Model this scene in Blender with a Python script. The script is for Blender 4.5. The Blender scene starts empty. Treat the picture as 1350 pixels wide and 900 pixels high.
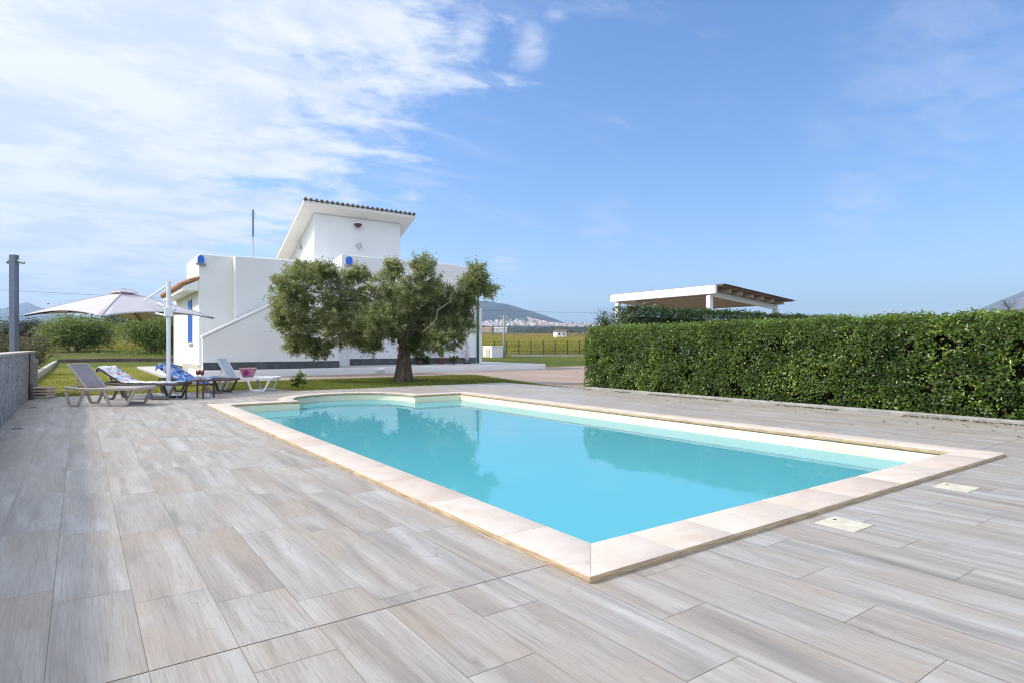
import bpy, bmesh, math, random
import numpy as np
from mathutils import Vector, Matrix, noise as mnoise

random.seed(7)
RNG = np.random.default_rng(11)
R = math.radians
sc = bpy.context.scene
COL = sc.collection

# ------------------------------------------------------------------ survey of the place
# World axes follow the pool: +Y along its length, +X across it.  The eye stands at (0, 0, EYE).
EYE, FOC, CX, HZ = 1.15, 800.0, 675.0, 457.0
ANG = R(35.47)
SA, CA = math.sin(ANG), math.cos(ANG)


def W(d, l, z=0.0):
    """a point d metres ahead and l metres to the right of the eye"""
    return Vector((SA * d + CA * l, CA * d - SA * l, z))


def ground(px, d, z=0.0):
    return W(d, (px - CX) / FOC * d, z)


def zat(py, d):
    return EYE + (HZ - py) * d / FOC


def x_on(px, Y):
    """X of the bearing px where it meets the plane Y"""
    t = (px - CX) / FOC
    return Y / (CA - SA * t) * (SA + CA * t)


def terrain(r):
    pts = [(0, 0), (40, 0.0), (60, .3), (120, 2.0), (200, 4.8), (400, 10.5), (800, 21), (1500, 44), (2500, 83), (3500, 118), (7000, 180)]
    for (a, za), (b, zb) in zip(pts, pts[1:]):
        if r <= b:
            return za + (zb - za) * (r - a) / (b - a)
    return pts[-1][1]


# ------------------------------------------------------------------ object helpers
def tag(o, label=None, cat=None, group=None, kind=None):
    if label: o['label'] = label
    if cat: o['category'] = cat
    if group: o['group'] = group
    if kind: o['kind'] = kind
    return o


def empty(name, loc=(0, 0, 0), rz=0.0):
    o = bpy.data.objects.new(name, None)
    COL.objects.link(o)
    o.location = loc
    o.rotation_euler = (0, 0, rz)
    o.empty_display_size = .2
    return o


def link_mesh(name, me, mat, parent=None, smooth=False):
    o = bpy.data.objects.new(name, me)
    COL.objects.link(o)
    for m in (mat if isinstance(mat, (list, tuple)) else [mat]):
        me.materials.append(m)
    if parent is not None:
        o.parent = parent
    if smooth:
        me.polygons.foreach_set('use_smooth', [True] * len(me.polygons))
    return o


class MB:
    """collects shapes and links them as ONE mesh object"""

    def __init__(self):
        self.bm = bmesh.new()
        self.mi = 0

    def _face(self, vs):
        try:
            f = self.bm.faces.new(vs)
            f.material_index = self.mi
            return f
        except ValueError:
            return None

    def hexa(self, p):
        v = [self.bm.verts.new(q) for q in p]
        for f in ((3, 2, 1, 0), (4, 5, 6, 7), (0, 1, 5, 4), (1, 2, 6, 5), (2, 3, 7, 6), (3, 0, 4, 7)):
            self._face([v[i] for i in f])
        return self

    def box(self, x0, x1, y0, y1, z0, z1):
        return self.hexa([(x0, y0, z0), (x1, y0, z0), (x1, y1, z0), (x0, y1, z0), (x0, y0, z1), (x1, y0, z1), (x1, y1, z1), (x0, y1, z1)])

    def bar(self, a, b, w, h, up=(0, 0, 1)):
        a, b = Vector(a), Vector(b)
        t = (b - a).normalized()
        u = Vector(up)
        s = t.cross(u)
        if s.length < 1e-4:
            s = t.cross(Vector((1, 0, 0)))
        s.normalize()
        n = s.cross(t)
        s, n = s * w / 2, n * h / 2
        return self.hexa([a - s - n, a + s - n, b + s - n, b - s - n, a - s + n, a + s + n, b + s + n, b - s + n])

    def prism(self, poly, axis, a, b):
        """extrude a 2-D polygon along an axis ('x','y','z') from a to b"""
        def pt(q, t):
            return {'x': (t, q[0], q[1]), 'y': (q[0], t, q[1]), 'z': (q[0], q[1], t)}[axis]
        va = [self.bm.verts.new(pt(q, a)) for q in poly]
        vb = [self.bm.verts.new(pt(q, b)) for q in poly]
        self._face(va[::-1])
        self._face(vb)
        n = len(poly)
        for i in range(n):
            self._face([va[i], va[(i + 1) % n], vb[(i + 1) % n], vb[i]])
        return self

    def tube(self, pts, rad, sides=8, cap=True, closed=False):
        pts = [Vector(p) for p in pts]
        n = len(pts)
        rad = rad if isinstance(rad, (list, tuple)) else [rad] * n
        rings = []
        ref = Vector((0, 0, 1))
        for i, p in enumerate(pts):
            if closed:
                t = pts[(i + 1) % n] - pts[i - 1]
            else:
                t = pts[min(i + 1, n - 1)] - pts[max(i - 1, 0)]
            t.normalize()
            s = t.cross(ref)
            if s.length < .05:
                s = t.cross(Vector((1, 0, .1)))
            s.normalize()
            u = s.cross(t)
            rings.append([self.bm.verts.new(p + (s * math.cos(k * 2 * math.pi / sides) + u * math.sin(k * 2 * math.pi / sides)) * rad[i]) for k in range(sides)])
        for i in range(n if closed else n - 1):
            r0, r1 = rings[i], rings[(i + 1) % n]
            for k in range(sides):
                self._face([r0[k], r0[(k + 1) % sides], r1[(k + 1) % sides], r1[k]])
        if cap and not closed:
            self._face(rings[0][::-1])
            self._face(rings[-1])
        return self

    def lathe(self, prof, c=(0, 0, 0), sides=20):
        c = Vector(c)
        rings = [[self.bm.verts.new(c + Vector((r * math.cos(k * 2 * math.pi / sides), r * math.sin(k * 2 * math.pi / sides), z))) for k in range(sides)] for r, z in prof]
        for r0, r1 in zip(rings, rings[1:]):
            for k in range(sides):
                self._face([r0[k], r0[(k + 1) % sides], r1[(k + 1) % sides], r1[k]])
        self._face(rings[0][::-1])
        self._face(rings[-1])
        return self

    def sheet(self, grid):
        v = [[self.bm.verts.new(q) for q in row] for row in grid]
        for i in range(len(v) - 1):
            for j in range(len(v[0]) - 1):
                self._face([v[i][j], v[i + 1][j], v[i + 1][j + 1], v[i][j + 1]])
        return self

    def quad(self, a, b, c, d):
        self._face([self.bm.verts.new(q) for q in (a, b, c, d)])
        return self

    def build(self, name, mat, parent=None, bevel=0.0, seg=2, smooth=False):
        bmesh.ops.recalc_face_normals(self.bm, faces=self.bm.faces)
        me = bpy.data.meshes.new(name)
        self.bm.to_mesh(me)
        self.bm.free()
        o = link_mesh(name, me, mat, parent, smooth)
        if bevel:
            m = o.modifiers.new('bevel', 'BEVEL')
            m.width, m.segments, m.limit_method = bevel, seg, 'ANGLE'
            m.angle_limit = R(40)
        return o


def np_mesh(name, V, F, mat, parent=None, rnd=None, smooth=False):
    """V (n,3), F (m,k) arrays -> one mesh; rnd (m,) or (m,3): a per-face attribute"""
    me = bpy.data.meshes.new(name)
    n, (m, k) = len(V), F.shape
    me.vertices.add(n)
    me.vertices.foreach_set('co', np.asarray(V, dtype=np.float32).ravel())
    me.loops.add(m * k)
    me.loops.foreach_set('vertex_index', np.asarray(F, dtype=np.int32).ravel())
    me.polygons.add(m)
    me.polygons.foreach_set('loop_start', np.arange(0, m * k, k, dtype=np.int32))
    me.update(calc_edges=True)
    if rnd is not None:
        a = me.attributes.new('rnd', 'FLOAT', 'FACE')
        a.data.foreach_set('value', np.asarray(rnd, dtype=np.float32))
    return link_mesh(name, me, mat, parent, smooth)


# ------------------------------------------------------------------ materials
class NT:
    def __init__(self, name):
        self.m = bpy.data.materials.new(name)
        self.m.use_nodes = True
        self.t = self.m.node_tree
        self.t.nodes.clear()
        self.out = self.n('OutputMaterial')

    def n(self, kind, **kw):
        nd = self.t.nodes.new('ShaderNode' + kind)
        for k, v in kw.items():
            if k in nd.inputs:
                self.put(nd.inputs[k], v)
            else:
                setattr(nd, k, v)
        return nd

    def put(self, sock, v):
        if hasattr(v, 'is_output') or isinstance(v, bpy.types.NodeSocket):
            self.t.links.new(v, sock)
        else:
            if isinstance(v, (tuple, list)) and len(v) == 3 and sock.type == 'RGBA':
                v = (*v, 1)
            sock.default_value = v

    def pos(self, scale=(1, 1, 1), obj=True, rot=(0, 0, 0)):
        tc = self.n('TexCoord')
        mp = self.n('Mapping')
        mp.inputs['Scale'].default_value = scale
        mp.inputs['Rotation'].default_value = rot
        self.t.links.new(tc.outputs['Object' if obj else 'UV'], mp.inputs['Vector'])
        return mp.outputs[0]

    def noise(self, vec, scale=5, detail=4, rough=.55, dist=0.0):
        nd = self.n('TexNoise')
        self.t.links.new(vec, nd.inputs['Vector'])
        nd.inputs['Scale'].default_value = scale
        nd.inputs['Detail'].default_value = detail
        nd.inputs['Roughness'].default_value = rough
        nd.inputs['Distortion'].default_value = dist
        return nd.outputs['Fac']

    def ramp(self, fac, stops, mode='LINEAR'):
        nd = self.n('ValToRGB')
        cr = nd.color_ramp
        cr.interpolation = mode
        while len(cr.elements) < len(stops):
            cr.elements.new(.5)
        for e, (p, c) in zip(cr.elements, stops):
            e.position = p
            e.color = (*c, 1) if len(c) == 3 else c
        self.t.links.new(fac, nd.inputs[0])
        return nd.outputs[0]

    def mix(self, fac, a, b, mode='MIX'):
        nd = self.n('Mix', data_type='RGBA', blend_type=mode)
        self.put(nd.inputs[0], fac)
        self.put(nd.inputs[6], a)
        self.put(nd.inputs[7], b)
        return nd.outputs[2]

    def math(self, op, a, b=0.0, clamp=False):
        nd = self.n('Math', operation=op, use_clamp=clamp)
        self.put(nd.inputs[0], a)
        self.put(nd.inputs[1], b)
        return nd.outputs[0]

    def attr(self, name):
        return self.n('Attribute', attribute_name=name)

    def bump(self, h, strength=.3, dist=.02):
        nd = self.n('Bump')
        nd.inputs['Strength'].default_value = strength
        nd.inputs['Distance'].default_value = dist
        self.t.links.new(h, nd.inputs['Height'])
        return nd.outputs[0]

    def bsdf(self, color, rough=.6, metal=0.0, normal=None, spec=.5, sheen=None):
        nd = self.n('BsdfPrincipled')
        self.put(nd.inputs['Base Color'], color)
        self.put(nd.inputs['Roughness'], rough)
        self.put(nd.inputs['Metallic'], metal)
        self.put(nd.inputs['Specular IOR Level'], spec)
        if normal is not None:
            self.put(nd.inputs['Normal'], normal)
        return nd.outputs[0]

    def done(self, shader, volume=None):
        if shader is not None:
            self.t.links.new(shader, self.out.inputs['Surface'])
        if volume is not None:
            self.t.links.new(volume, self.out.inputs['Volume'])
        return self.m


def mul(c, f):
    return tuple(min(1, x * f) for x in c)


def plain(name, c, rough=.5, metal=0.0, var=.12, scale=9, bump=.05, spec=.5):
    k = NT(name)
    v = k.pos()
    f = k.noise(v, scale, 5)
    col = k.ramp(f, [(.3, mul(c, 1 - var)), (.7, mul(c, 1 + var))])
    nb = k.bump(k.noise(v, scale * 6, 3), bump, .01) if bump else None
    return k.done(k.bsdf(col, rough, metal, nb, spec))


def plaster(name, c, dirt=.06):
    k = NT(name)
    v = k.pos()
    f = k.noise(v, .7, 6, .6)
    fine = k.noise(v, 30, 4, .6)
    col = k.ramp(f, [(.3, mul(c, 1 - dirt)), (.65, c)])
    streak = k.noise(k.pos((6, 6, .35)), 1, 5, .65)
    col = k.mix(k.ramp(streak, [(.55, (0, 0, 0)), (.8, (.14, .14, .14))]), col, mul(c, .72))
    return k.done(k.bsdf(col, .85, 0, k.bump(fine, .25, .012), .3))


def leafmat(name, dark, mid, light, rough=.45, trans=.25, patch=.6, brown=None):
    k = NT(name)
    r = k.attr('rnd').outputs['Fac']
    big = k.noise(k.pos(), patch, 3)
    f = k.math('ADD', k.math('MULTIPLY', r, .75), k.math('MULTIPLY', k.math('SUBTRACT', big, .5), .9), True)
    stops = [(.05, dark), (.45, mid), (.9, light)]
    col = k.ramp(f, stops)
    if brown:
        col = k.mix(k.ramp(k.math('FRACT', k.math('MULTIPLY', r, 17.3)), [(.93, (0, 0, 0)), (.95, (1, 1, 1))]), col, brown)
    p = k.bsdf(col, rough, 0, None, .5)
    tr = k.n('BsdfTranslucent')
    k.put(tr.inputs['Color'], k.mix(.5, col, (light[0] * 1.5, light[1] * 1.6, light[2]), 'MIX'))
    ms = k.n('MixShader')
    ms.inputs[0].default_value = trans
    k.t.links.new(p, ms.inputs[1])
    k.t.links.new(tr.outputs[0], ms.inputs[2])
    return k.done(ms.outputs[0])


M = {}
M['white_wall'] = plaster('white_wall', (.80, .80, .79))
M['white_trim'] = plaster('white_trim', (.84, .84, .83), .03)
M['soffit'] = plaster('soffit', (.80, .77, .72), .03)
M['white_paint'] = plain('white_paint', (.80, .80, .79), .45, 0, .03, 6, .04)
M['white_plastic'] = plain('white_plastic', (.78, .79, .80), .4, 0, .03, 6, .02)
M['grey_band'] = plain('grey_band', (.075, .082, .09), .6, 0, .35, 3, .1)
M['pale_stone'] = plain('pale_stone', (.42, .39, .34), .8, 0, .25, 6, .3)
M['tile_roof'] = plain('tile_roof', (.12, .09, .066), .85, 0, .45, 7, .3)
M['terracotta'] = plain('terracotta', (.40, .20, .11), .8, 0, .3, 9, .2)
M['blue_paint'] = plain('blue_paint', (.03, .16, .62), .4, 0, .08, 8, .03)
M['dark_blue'] = plain('dark_blue', (.02, .06, .30), .4, 0, .1, 8, .03)
M['taupe_plastic'] = plain('taupe_plastic', (.44, .39, .355), .38, 0, .1, 12, .05)
M['dark_plastic'] = plain('dark_plastic', (.115, .10, .095), .4, 0, .1, 12, .05)
M['bark'] = None
M['cream_lid'] = plain('cream_lid', (.53, .49, .385), .6, 0, .18, 9, .1)
M['grey_metal'] = plain('grey_metal', (.19, .22, .28), .5, .3, .08, 14, .03)
M['alu'] = plain('alu', (.55, .56, .58), .4, .7, .08, 10, .02)
M['concrete'] = plain('concrete', (.30, .29, .27), .9, 0, .25, 5, .3)
M['dark_kerb'] = plain('dark_kerb', (.10, .085, .07), .9, 0, .35, 2, .3)
M['dark_iron'] = plain('dark_iron', (.03, .03, .03), .6, .3, .2, 10, .05)
M['brown_wood'] = plain('brown_wood', (.10, .055, .03), .5, 0, .3, 14, .05)
M['green_pipe'] = plain('green_pipe', (.03, .10, .06), .5, 0, .1, 6, .02)
M['raw_wood'] = plain('raw_wood', (.70, .58, .42), .8, 0, .2, 16, .1)
M['red_drink'] = plain('red_drink', (.55, .01, .012), .15, 0, .05, 9, 0)
M['terracotta_pot'] = plain('terracotta_pot', (.12, .045, .03), .8, 0, .2, 9, .1)
M['pink_basket'] = None


def bark():
    k = NT('bark')
    v = k.pos((9, 9, 1.6))
    f = k.noise(v, 1.6, 8, .65, .8)
    col = k.ramp(f, [(.3, (.045, .034, .026)), (.55, (.15, .115, .085)), (.75, (.30, .25, .20))])
    return k.done(k.bsdf(col, .95, 0, k.bump(f, 1.0, .05), .2))


M['bark'] = bark()


def deckmat():
    k = NT('wood_look_tile')
    uv = k.pos((1, 1, 1), False)
    ra = k.attr('rnd').outputs['Fac']

    def uvn(su, sv, scale, detail, rough, dist):
        mp = k.n('Mapping')
        mp.inputs['Scale'].default_value = (su, sv, 1)
        k.t.links.new(uv, mp.inputs['Vector'])
        return k.noise(mp.outputs[0], scale, detail, rough, dist)
    band = uvn(.42, 4.6, 1.7, 4, .5, .7)              # broad soft bands along the board
    patch = uvn(1.0, 2.4, 1.3, 4, .55, .4)            # beige clouds
    ring = uvn(.55, 3.0, 1.5, 2, .45, .6)             # contours for the figure of the wood
    fine = uvn(2.2, 75, 1.6, 5, .65, .5)
    pore = uvn(9, 160, 1.0, 3, .6, 0)
    col = k.ramp(band, [(.26, (.215, .196, .180)), (.42, (.300, .277, .255)), (.54, (.362, .342, .322)), (.68, (.440, .424, .412))])
    col = k.mix(k.ramp(patch, [(.42, (0, 0, 0)), (.68, (.8, .8, .8))]), col, (.345, .29, .235))
    fr = k.math('FRACT', k.math('MULTIPLY', ring, 13.0))
    line = k.ramp(fr, [(0, (.55, .55, .55)), (.10, (.12, .12, .12)), (.22, (0, 0, 0))])
    where = k.ramp(uvn(.9, 3.2, 1.4, 2, .5, 0), [(.48, (0, 0, 0)), (.62, (1, 1, 1))])
    lw = k.n('SeparateColor')
    k.t.links.new(k.mix(1.0, line, where, 'MULTIPLY'), lw.inputs[0])
    col = k.mix(lw.outputs[0], col, (.20, .17, .15))
    col = k.mix(k.ramp(fine, [(.34, (.55, .55, .55)), (.47, (0, 0, 0))]), col, (.21, .185, .165))
    col = k.mix(k.ramp(fine, [(.53, (0, 0, 0)), (.72, (.4, .4, .4))]), col, (.48, .47, .47))
    col = k.mix(k.ramp(pore, [(.26, (.4, .4, .4)), (.36, (0, 0, 0))]), col, (.2, .18, .16))
    tint = k.ramp(ra, [(0, (.93, .90, .86)), (.35, (1, .98, .95)), (.7, (1.0, 1.0, 1.0)), (1, (.96, .96, .97))])
    col = k.mix(1.0, col, tint, 'MULTIPLY')
    dust = k.noise(k.pos((1, 1, 1)), .8, 6, .65)      # faint dust and water marks across the boards
    col = k.mix(k.ramp(dust, [(.5, (0, 0, 0)), (.75, (.22, .22, .22))]), col, (.29, .255, .22))
    rough = k.ramp(dust, [(.3, (.44, .44, .44)), (.7, (.56, .56, .56))])
    return k.done(k.bsdf(col, rough, 0, k.bump(fine, .10, .003), .42))


M['deck'] = deckmat()
M['grout'] = plain('grout', (.27, .235, .20), .9, 0, .2, 4, .1)


def sandstone(name, base=(.56, .50, .45)):
    k = NT(name)
    v = k.pos()
    ra = k.attr('rnd').outputs['Fac']
    off = k.n('CombineXYZ')
    k.put(off.inputs[2], k.math('MULTIPLY', ra, 37.0))
    av = k.n('VectorMath', operation='ADD')
    k.t.links.new(v, av.inputs[0])
    k.t.links.new(off.outputs[0], av.inputs[1])
    v2 = av.outputs[0]
    w = k.noise(v2, 2.4, 6, .6, .6)
    col = k.ramp(w, [(.3, (base[0] * .93, base[1] * .86, base[2] * .80)), (.5, base), (.7, mul(base, 1.1))])
    ring = k.noise(v2, 1.5, 3, .55, .8)
    fr = k.math('FRACT', k.math('MULTIPLY', ring, 6.0))
    vf = k.ramp(fr, [(0, (.75, .75, .75)), (.018, (.3, .3, .3)), (.05, (0, 0, 0))])
    where = k.ramp(k.noise(v2, 1.9, 2), [(.45, (0, 0, 0)), (.58, (1, 1, 1))])
    sp = k.n('SeparateColor')
    k.t.links.new(k.mix(1.0, vf, where, 'MULTIPLY'), sp.inputs[0])
    col = k.mix(sp.outputs[0], col, (.36, .24, .16))
    spot = k.noise(v2, 45, 6, .7)
    col = k.mix(k.ramp(spot, [(.3, (.4, .4, .4)), (.48, (0, 0, 0))]), col, (.50, .42, .35))
    tint = k.ramp(ra, [(0, (.93, .87, .83)), (.5, (1, .99, .97)), (1, (1, .95, .88))])
    col = k.mix(1.0, col, tint, 'MULTIPLY')
    ge = k.n('NewGeometry')
    sx = k.n('SeparateXYZ')
    k.t.links.new(ge.outputs['Normal'], sx.inputs[0])
    edge = k.ramp(sx.outputs[2], [(.35, (1, 1, 1)), (.7, (0, 0, 0))])      # the riven edge is ochre brown
    lay = k.noise(k.pos((3, 3, 60)), 2, 4)
    col = k.mix(edge, col, k.ramp(lay, [(.35, (.34, .24, .15)), (.65, (.60, .48, .31))]))
    return k.done(k.bsdf(col, .68, 0, k.bump(spot, .35, .006), .3))


M['sandstone'] = sandstone('sandstone')


def liner():
    k = NT('pool_liner')
    v = k.pos()
    f = k.noise(v, 1.2, 4)
    col = k.ramp(f, [(.3, (.74, .69, .48)), (.7, (.80, .76, .56))])
    return k.done(k.bsdf(col, .45, 0, None, .4))


M['liner'] = liner()


def watermat():
    k = NT('pool_water')
    v = k.pos()
    n1 = k.noise(v, .9, 3, .5)
    n2 = k.noise(v, 5.5, 3, .5)
    h = k.math('ADD', k.math('MULTIPLY', n1, 1.0), k.math('MULTIPLY', n2, .12))
    bp = k.bump(h, .017, .09)
    fr = k.n('Fresnel')
    fr.inputs['IOR'].default_value = 1.33
    k.t.links.new(bp, fr.inputs['Normal'])
    gl = k.n('BsdfGlossy')
    gl.inputs['Roughness'].default_value = .0
    k.t.links.new(bp, gl.inputs['Normal'])
    tr = k.n('BsdfTransparent')
    df = k.n('BsdfDiffuse')                          # fine suspended matter scatters the light back turquoise
    k.put(df.inputs[0], (.125, .51, .60))
    bd = k.n('MixShader')
    bd.inputs[0].default_value = .72
    k.t.links.new(tr.outputs[0], bd.inputs[1])
    k.t.links.new(df.outputs[0], bd.inputs[2])
    ms = k.n('MixShader')
    k.t.links.new(fr.outputs[0], ms.inputs[0])
    k.t.links.new(bd.outputs[0], ms.inputs[1])
    k.t.links.new(gl.outputs[0], ms.inputs[2])
    ab = k.n('VolumeAbsorption')
    ab.inputs['Color'].default_value = (.03, .82, .962, 1)
    ab.inputs['Density'].default_value = .62
    return k.done(ms.outputs[0], ab.outputs[0])


M['water'] = watermat()


def cladding():
    k = NT('split_stone_cladding')
    v = k.pos((1, 1, 1))
    vo = k.n('TexVoronoi', feature='F1')
    k.t.links.new(k.pos((5, 16, 5)), vo.inputs['Vector'])
    vo.inputs['Scale'].default_value = 1.5
    f = k.noise(k.pos((1, 1, 1)), 17, 7, .72)
    c1 = k.ramp(f, [(.32, (.13, .13, .135)), (.45, (.33, .33, .335)), (.55, (.50, .50, .49)), (.66, (.80, .79, .76))])
    sepc = k.n('SeparateColor')
    k.t.links.new(vo.outputs['Color'], sepc.inputs[0])
    c2 = k.mix(1.0, c1, k.ramp(sepc.outputs[0], [(0, (.55, .55, .56)), (1, (1.25, 1.22, 1.18))]), 'MULTIPLY')
    h = k.math('ADD', f, k.math('MULTIPLY', vo.outputs['Distance'], .8))
    return k.done(k.bsdf(c2, .85, 0, k.bump(h, .9, .03), .3))


M['cladding'] = cladding()


def pavers():
    k = NT('clay_pavers')
    v = k.pos((1, 1, 1), True, (0, 0, R(45)))
    br = k.n('TexBrick')
    k.t.links.new(v, br.inputs['Vector'])
    br.inputs['Scale'].default_value = 1.0
    br.inputs['Brick Width'].default_value = .22
    br.inputs['Row Height'].default_value = .11
    br.inputs['Mortar Size'].default_value = .008
    k.put(br.inputs['Color1'], (.37, .265, .205))
    k.put(br.inputs['Color2'], (.25, .185, .15))
    k.put(br.inputs['Mortar'], (.15, .12, .10))
    big = k.noise(k.pos(), .35, 5, .6)
    col = k.mix(k.ramp(big, [(.35, (0, 0, 0)), (.7, (.6, .6, .6))]), br.outputs['Color'], (.45, .36, .30))
    return k.done(k.bsdf(col, .85, 0, k.bump(k.noise(k.pos(), 30, 3), .3, .01), .3))


M['pavers'] = pavers()


def paving(name, c):
    k = NT(name)
    v = k.pos()
    br = k.n('TexBrick')
    k.t.links.new(v, br.inputs['Vector'])
    br.offset = 0
    br.inputs['Scale'].default_value = 1
    br.inputs['Brick Width'].default_value = .45
    br.inputs['Row Height'].default_value = .45
    br.inputs['Mortar Size'].default_value = .006
    k.put(br.inputs['Color1'], c)
    k.put(br.inputs['Color2'], mul(c, .88))
    k.put(br.inputs['Mortar'], mul(c, .55))
    col = k.mix(k.ramp(k.noise(v, 1.4, 5), [(.35, (0, 0, 0)), (.75, (.35, .35, .35))]), br.outputs['Color'], mul(c, .65))
    return k.done(k.bsdf(col, .65, 0, None, .4))


M['porch_tile'] = paving('porch_tile', (.52, .50, .47))


def lawn(name, a, b, c):
    k = NT(name)
    v = k.pos()
    f = k.noise(v, .45, 6, .65)
    g = k.noise(v, 14, 5, .7)
    col = k.ramp(f, [(.3, a), (.5, b), (.7, c)])
    col = k.mix(k.ramp(g, [(.35, (.55, .55, .55)), (.6, (0, 0, 0))]), col, mul(a, .55))
    return k.done(k.bsdf(col, .9, 0, k.bump(g, .8, .04), .2))


M['lawn'] = lawn('lawn', (.11, .13, .012), (.2, .2, .022), (.29, .25, .045))
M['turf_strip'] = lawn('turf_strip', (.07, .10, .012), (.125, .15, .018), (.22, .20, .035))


def fieldmat():
    k = NT('field_ground')
    v = k.pos()
    ln = k.n('VectorMath', operation='LENGTH')
    k.t.links.new(v, ln.inputs[0])
    wob = k.noise(v, .02, 4, .6)
    r = k.math('ADD', ln.outputs['Value'], k.math('MULTIPLY', k.math('SUBTRACT', wob, .5), 90.0))
    rr = k.math('DIVIDE', r, 1000.0)
    col = k.ramp(rr, [(.0, (.10, .13, .014)), (.058, (.12, .14, .018)), (.066, (.14, .14, .03)), (.12, (.27, .23, .04)), (.2, (.32, .20, .045)),
                      (.27, (.15, .11, .032)), (.33, (.46, .27, .09)), (.38, (.16, .12, .05)), (.5, (.05, .06, .03)), (1, (.045, .055, .04))])
    f = k.noise(v, .12, 8, .7)
    g = k.noise(v, 2.5, 6, .7)
    col = k.mix(k.ramp(f, [(.4, (0, 0, 0)), (.66, (.7, .7, .7))]), col, (.045, .062, .018))
    col = k.mix(k.ramp(g, [(.35, (.5, .5, .5)), (.6, (0, 0, 0))]), col, (.04, .05, .012))
    return k.done(k.bsdf(col, .95, 0, k.bump(g, .6, .2), .1))


M['field'] = fieldmat()


def hillmat(name, a, b, c, s):
    k = NT(name)
    v = k.pos()
    f = k.noise(v, s, 8, .62)
    g = k.noise(v, s * 6, 6, .65)
    col = k.ramp(f, [(.32, a), (.5, b), (.68, c)])
    col = k.mix(k.ramp(g, [(.4, (.6, .6, .6)), (.6, (0, 0, 0))]), col, mul(a, .6))
    return k.done(k.bsdf(col, .95, 0, None, .1))


M['hill'] = hillmat('hill', (.012, .022, .018), (.04, .052, .034), (.17, .14, .09), .004)
M['bare_hill'] = hillmat('bare_hill', (.09, .085, .075), (.2, .18, .15), (.34, .31, .27), .0022)
M['town'] = plain('town_walls', (.62, .56, .5), .9, 0, .3, .02, 0)

M['olive_leaf'] = leafmat('olive_leaf', (.05, .07, .02), (.185, .22, .075), (.52, .54, .28), .4, .38, .8, (.13, .075, .03))
M['hedge_leaf'] = leafmat('hedge_leaf', (.012, .033, .006), (.085, .155, .017), (.40, .50, .085), .28, .34, 1.1, (.10, .075, .025))
M['hedge_leaf_back'] = leafmat('hedge_leaf_back', (.012, .03, .007), (.04, .08, .016), (.16, .22, .06), .4, .2, .8)
M['citrus_leaf'] = leafmat('citrus_leaf', (.03, .06, .01), (.115, .18, .025), (.36, .42, .07), .4, .25, .5)
M['scrub_leaf'] = leafmat('scrub_leaf', (.05, .065, .022), (.12, .14, .045), (.25, .24, .085), .6, .25, .4)
M['dry_leaf'] = leafmat('dry_leaf', (.05, .05, .02), (.12, .11, .045), (.22, .17, .075), .7, .2, .6)
M['far_leaf'] = leafmat('far_leaf', (.018, .03, .014), (.04, .056, .024), (.075, .085, .035), .7, .1, .05)
M['grass_blade'] = leafmat('grass_blade', (.08, .11, .01), (.22, .225, .025), (.42, .36, .06), .6, .3, .35)
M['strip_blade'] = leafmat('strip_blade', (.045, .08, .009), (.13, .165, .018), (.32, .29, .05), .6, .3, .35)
M['tall_grass'] = leafmat('tall_grass', (.09, .12, .016), (.23, .225, .03), (.46, .36, .08), .7, .3, .05)
M['palm_leaf'] = leafmat('palm_leaf', (.025, .04, .02), (.05, .07, .03), (.09, .11, .05), .5, .2, .5)


def canvas(name, c):
    k = NT(name)
    f = k.noise(k.pos(), 2.5, 4)
    col = k.ramp(f, [(.3, mul(c, .95)), (.7, c)])
    d = k.n('BsdfDiffuse')
    k.put(d.inputs[0], col)
    t = k.n('BsdfTranslucent')
    k.put(t.inputs[0], (.78, .52, .38))
    ms = k.n('MixShader')
    ms.inputs[0].default_value = .17
    k.t.links.new(d.outputs[0], ms.inputs[1])
    k.t.links.new(t.outputs[0], ms.inputs[2])
    return k.done(ms.outputs[0])


M['canvas'] = canvas('parasol_canvas', (.60, .585, .615))


def mesh_fabric(name, c):
    k = NT(name)
    v = k.pos()
    ch = k.n('TexChecker')
    k.t.links.new(v, ch.inputs['Vector'])
    ch.inputs['Scale'].default_value = 160
    f = k.noise(v, 3, 5)
    col = k.mix(.25, k.ramp(f, [(.3, mul(c, .85)), (.7, mul(c, 1.15))]), ch.outputs['Color'], 'MULTIPLY')
    return k.done(k.bsdf(col, .55, 0, k.bump(ch.outputs['Fac'], .2, .003), .4))


M['taupe_mesh'] = mesh_fabric('taupe_mesh', (.36, .32, .325))
M['white_mesh'] = mesh_fabric('white_mesh', (.70, .74, .80))
M['dark_mesh'] = mesh_fabric('dark_mesh', (.07, .065, .07))


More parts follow.
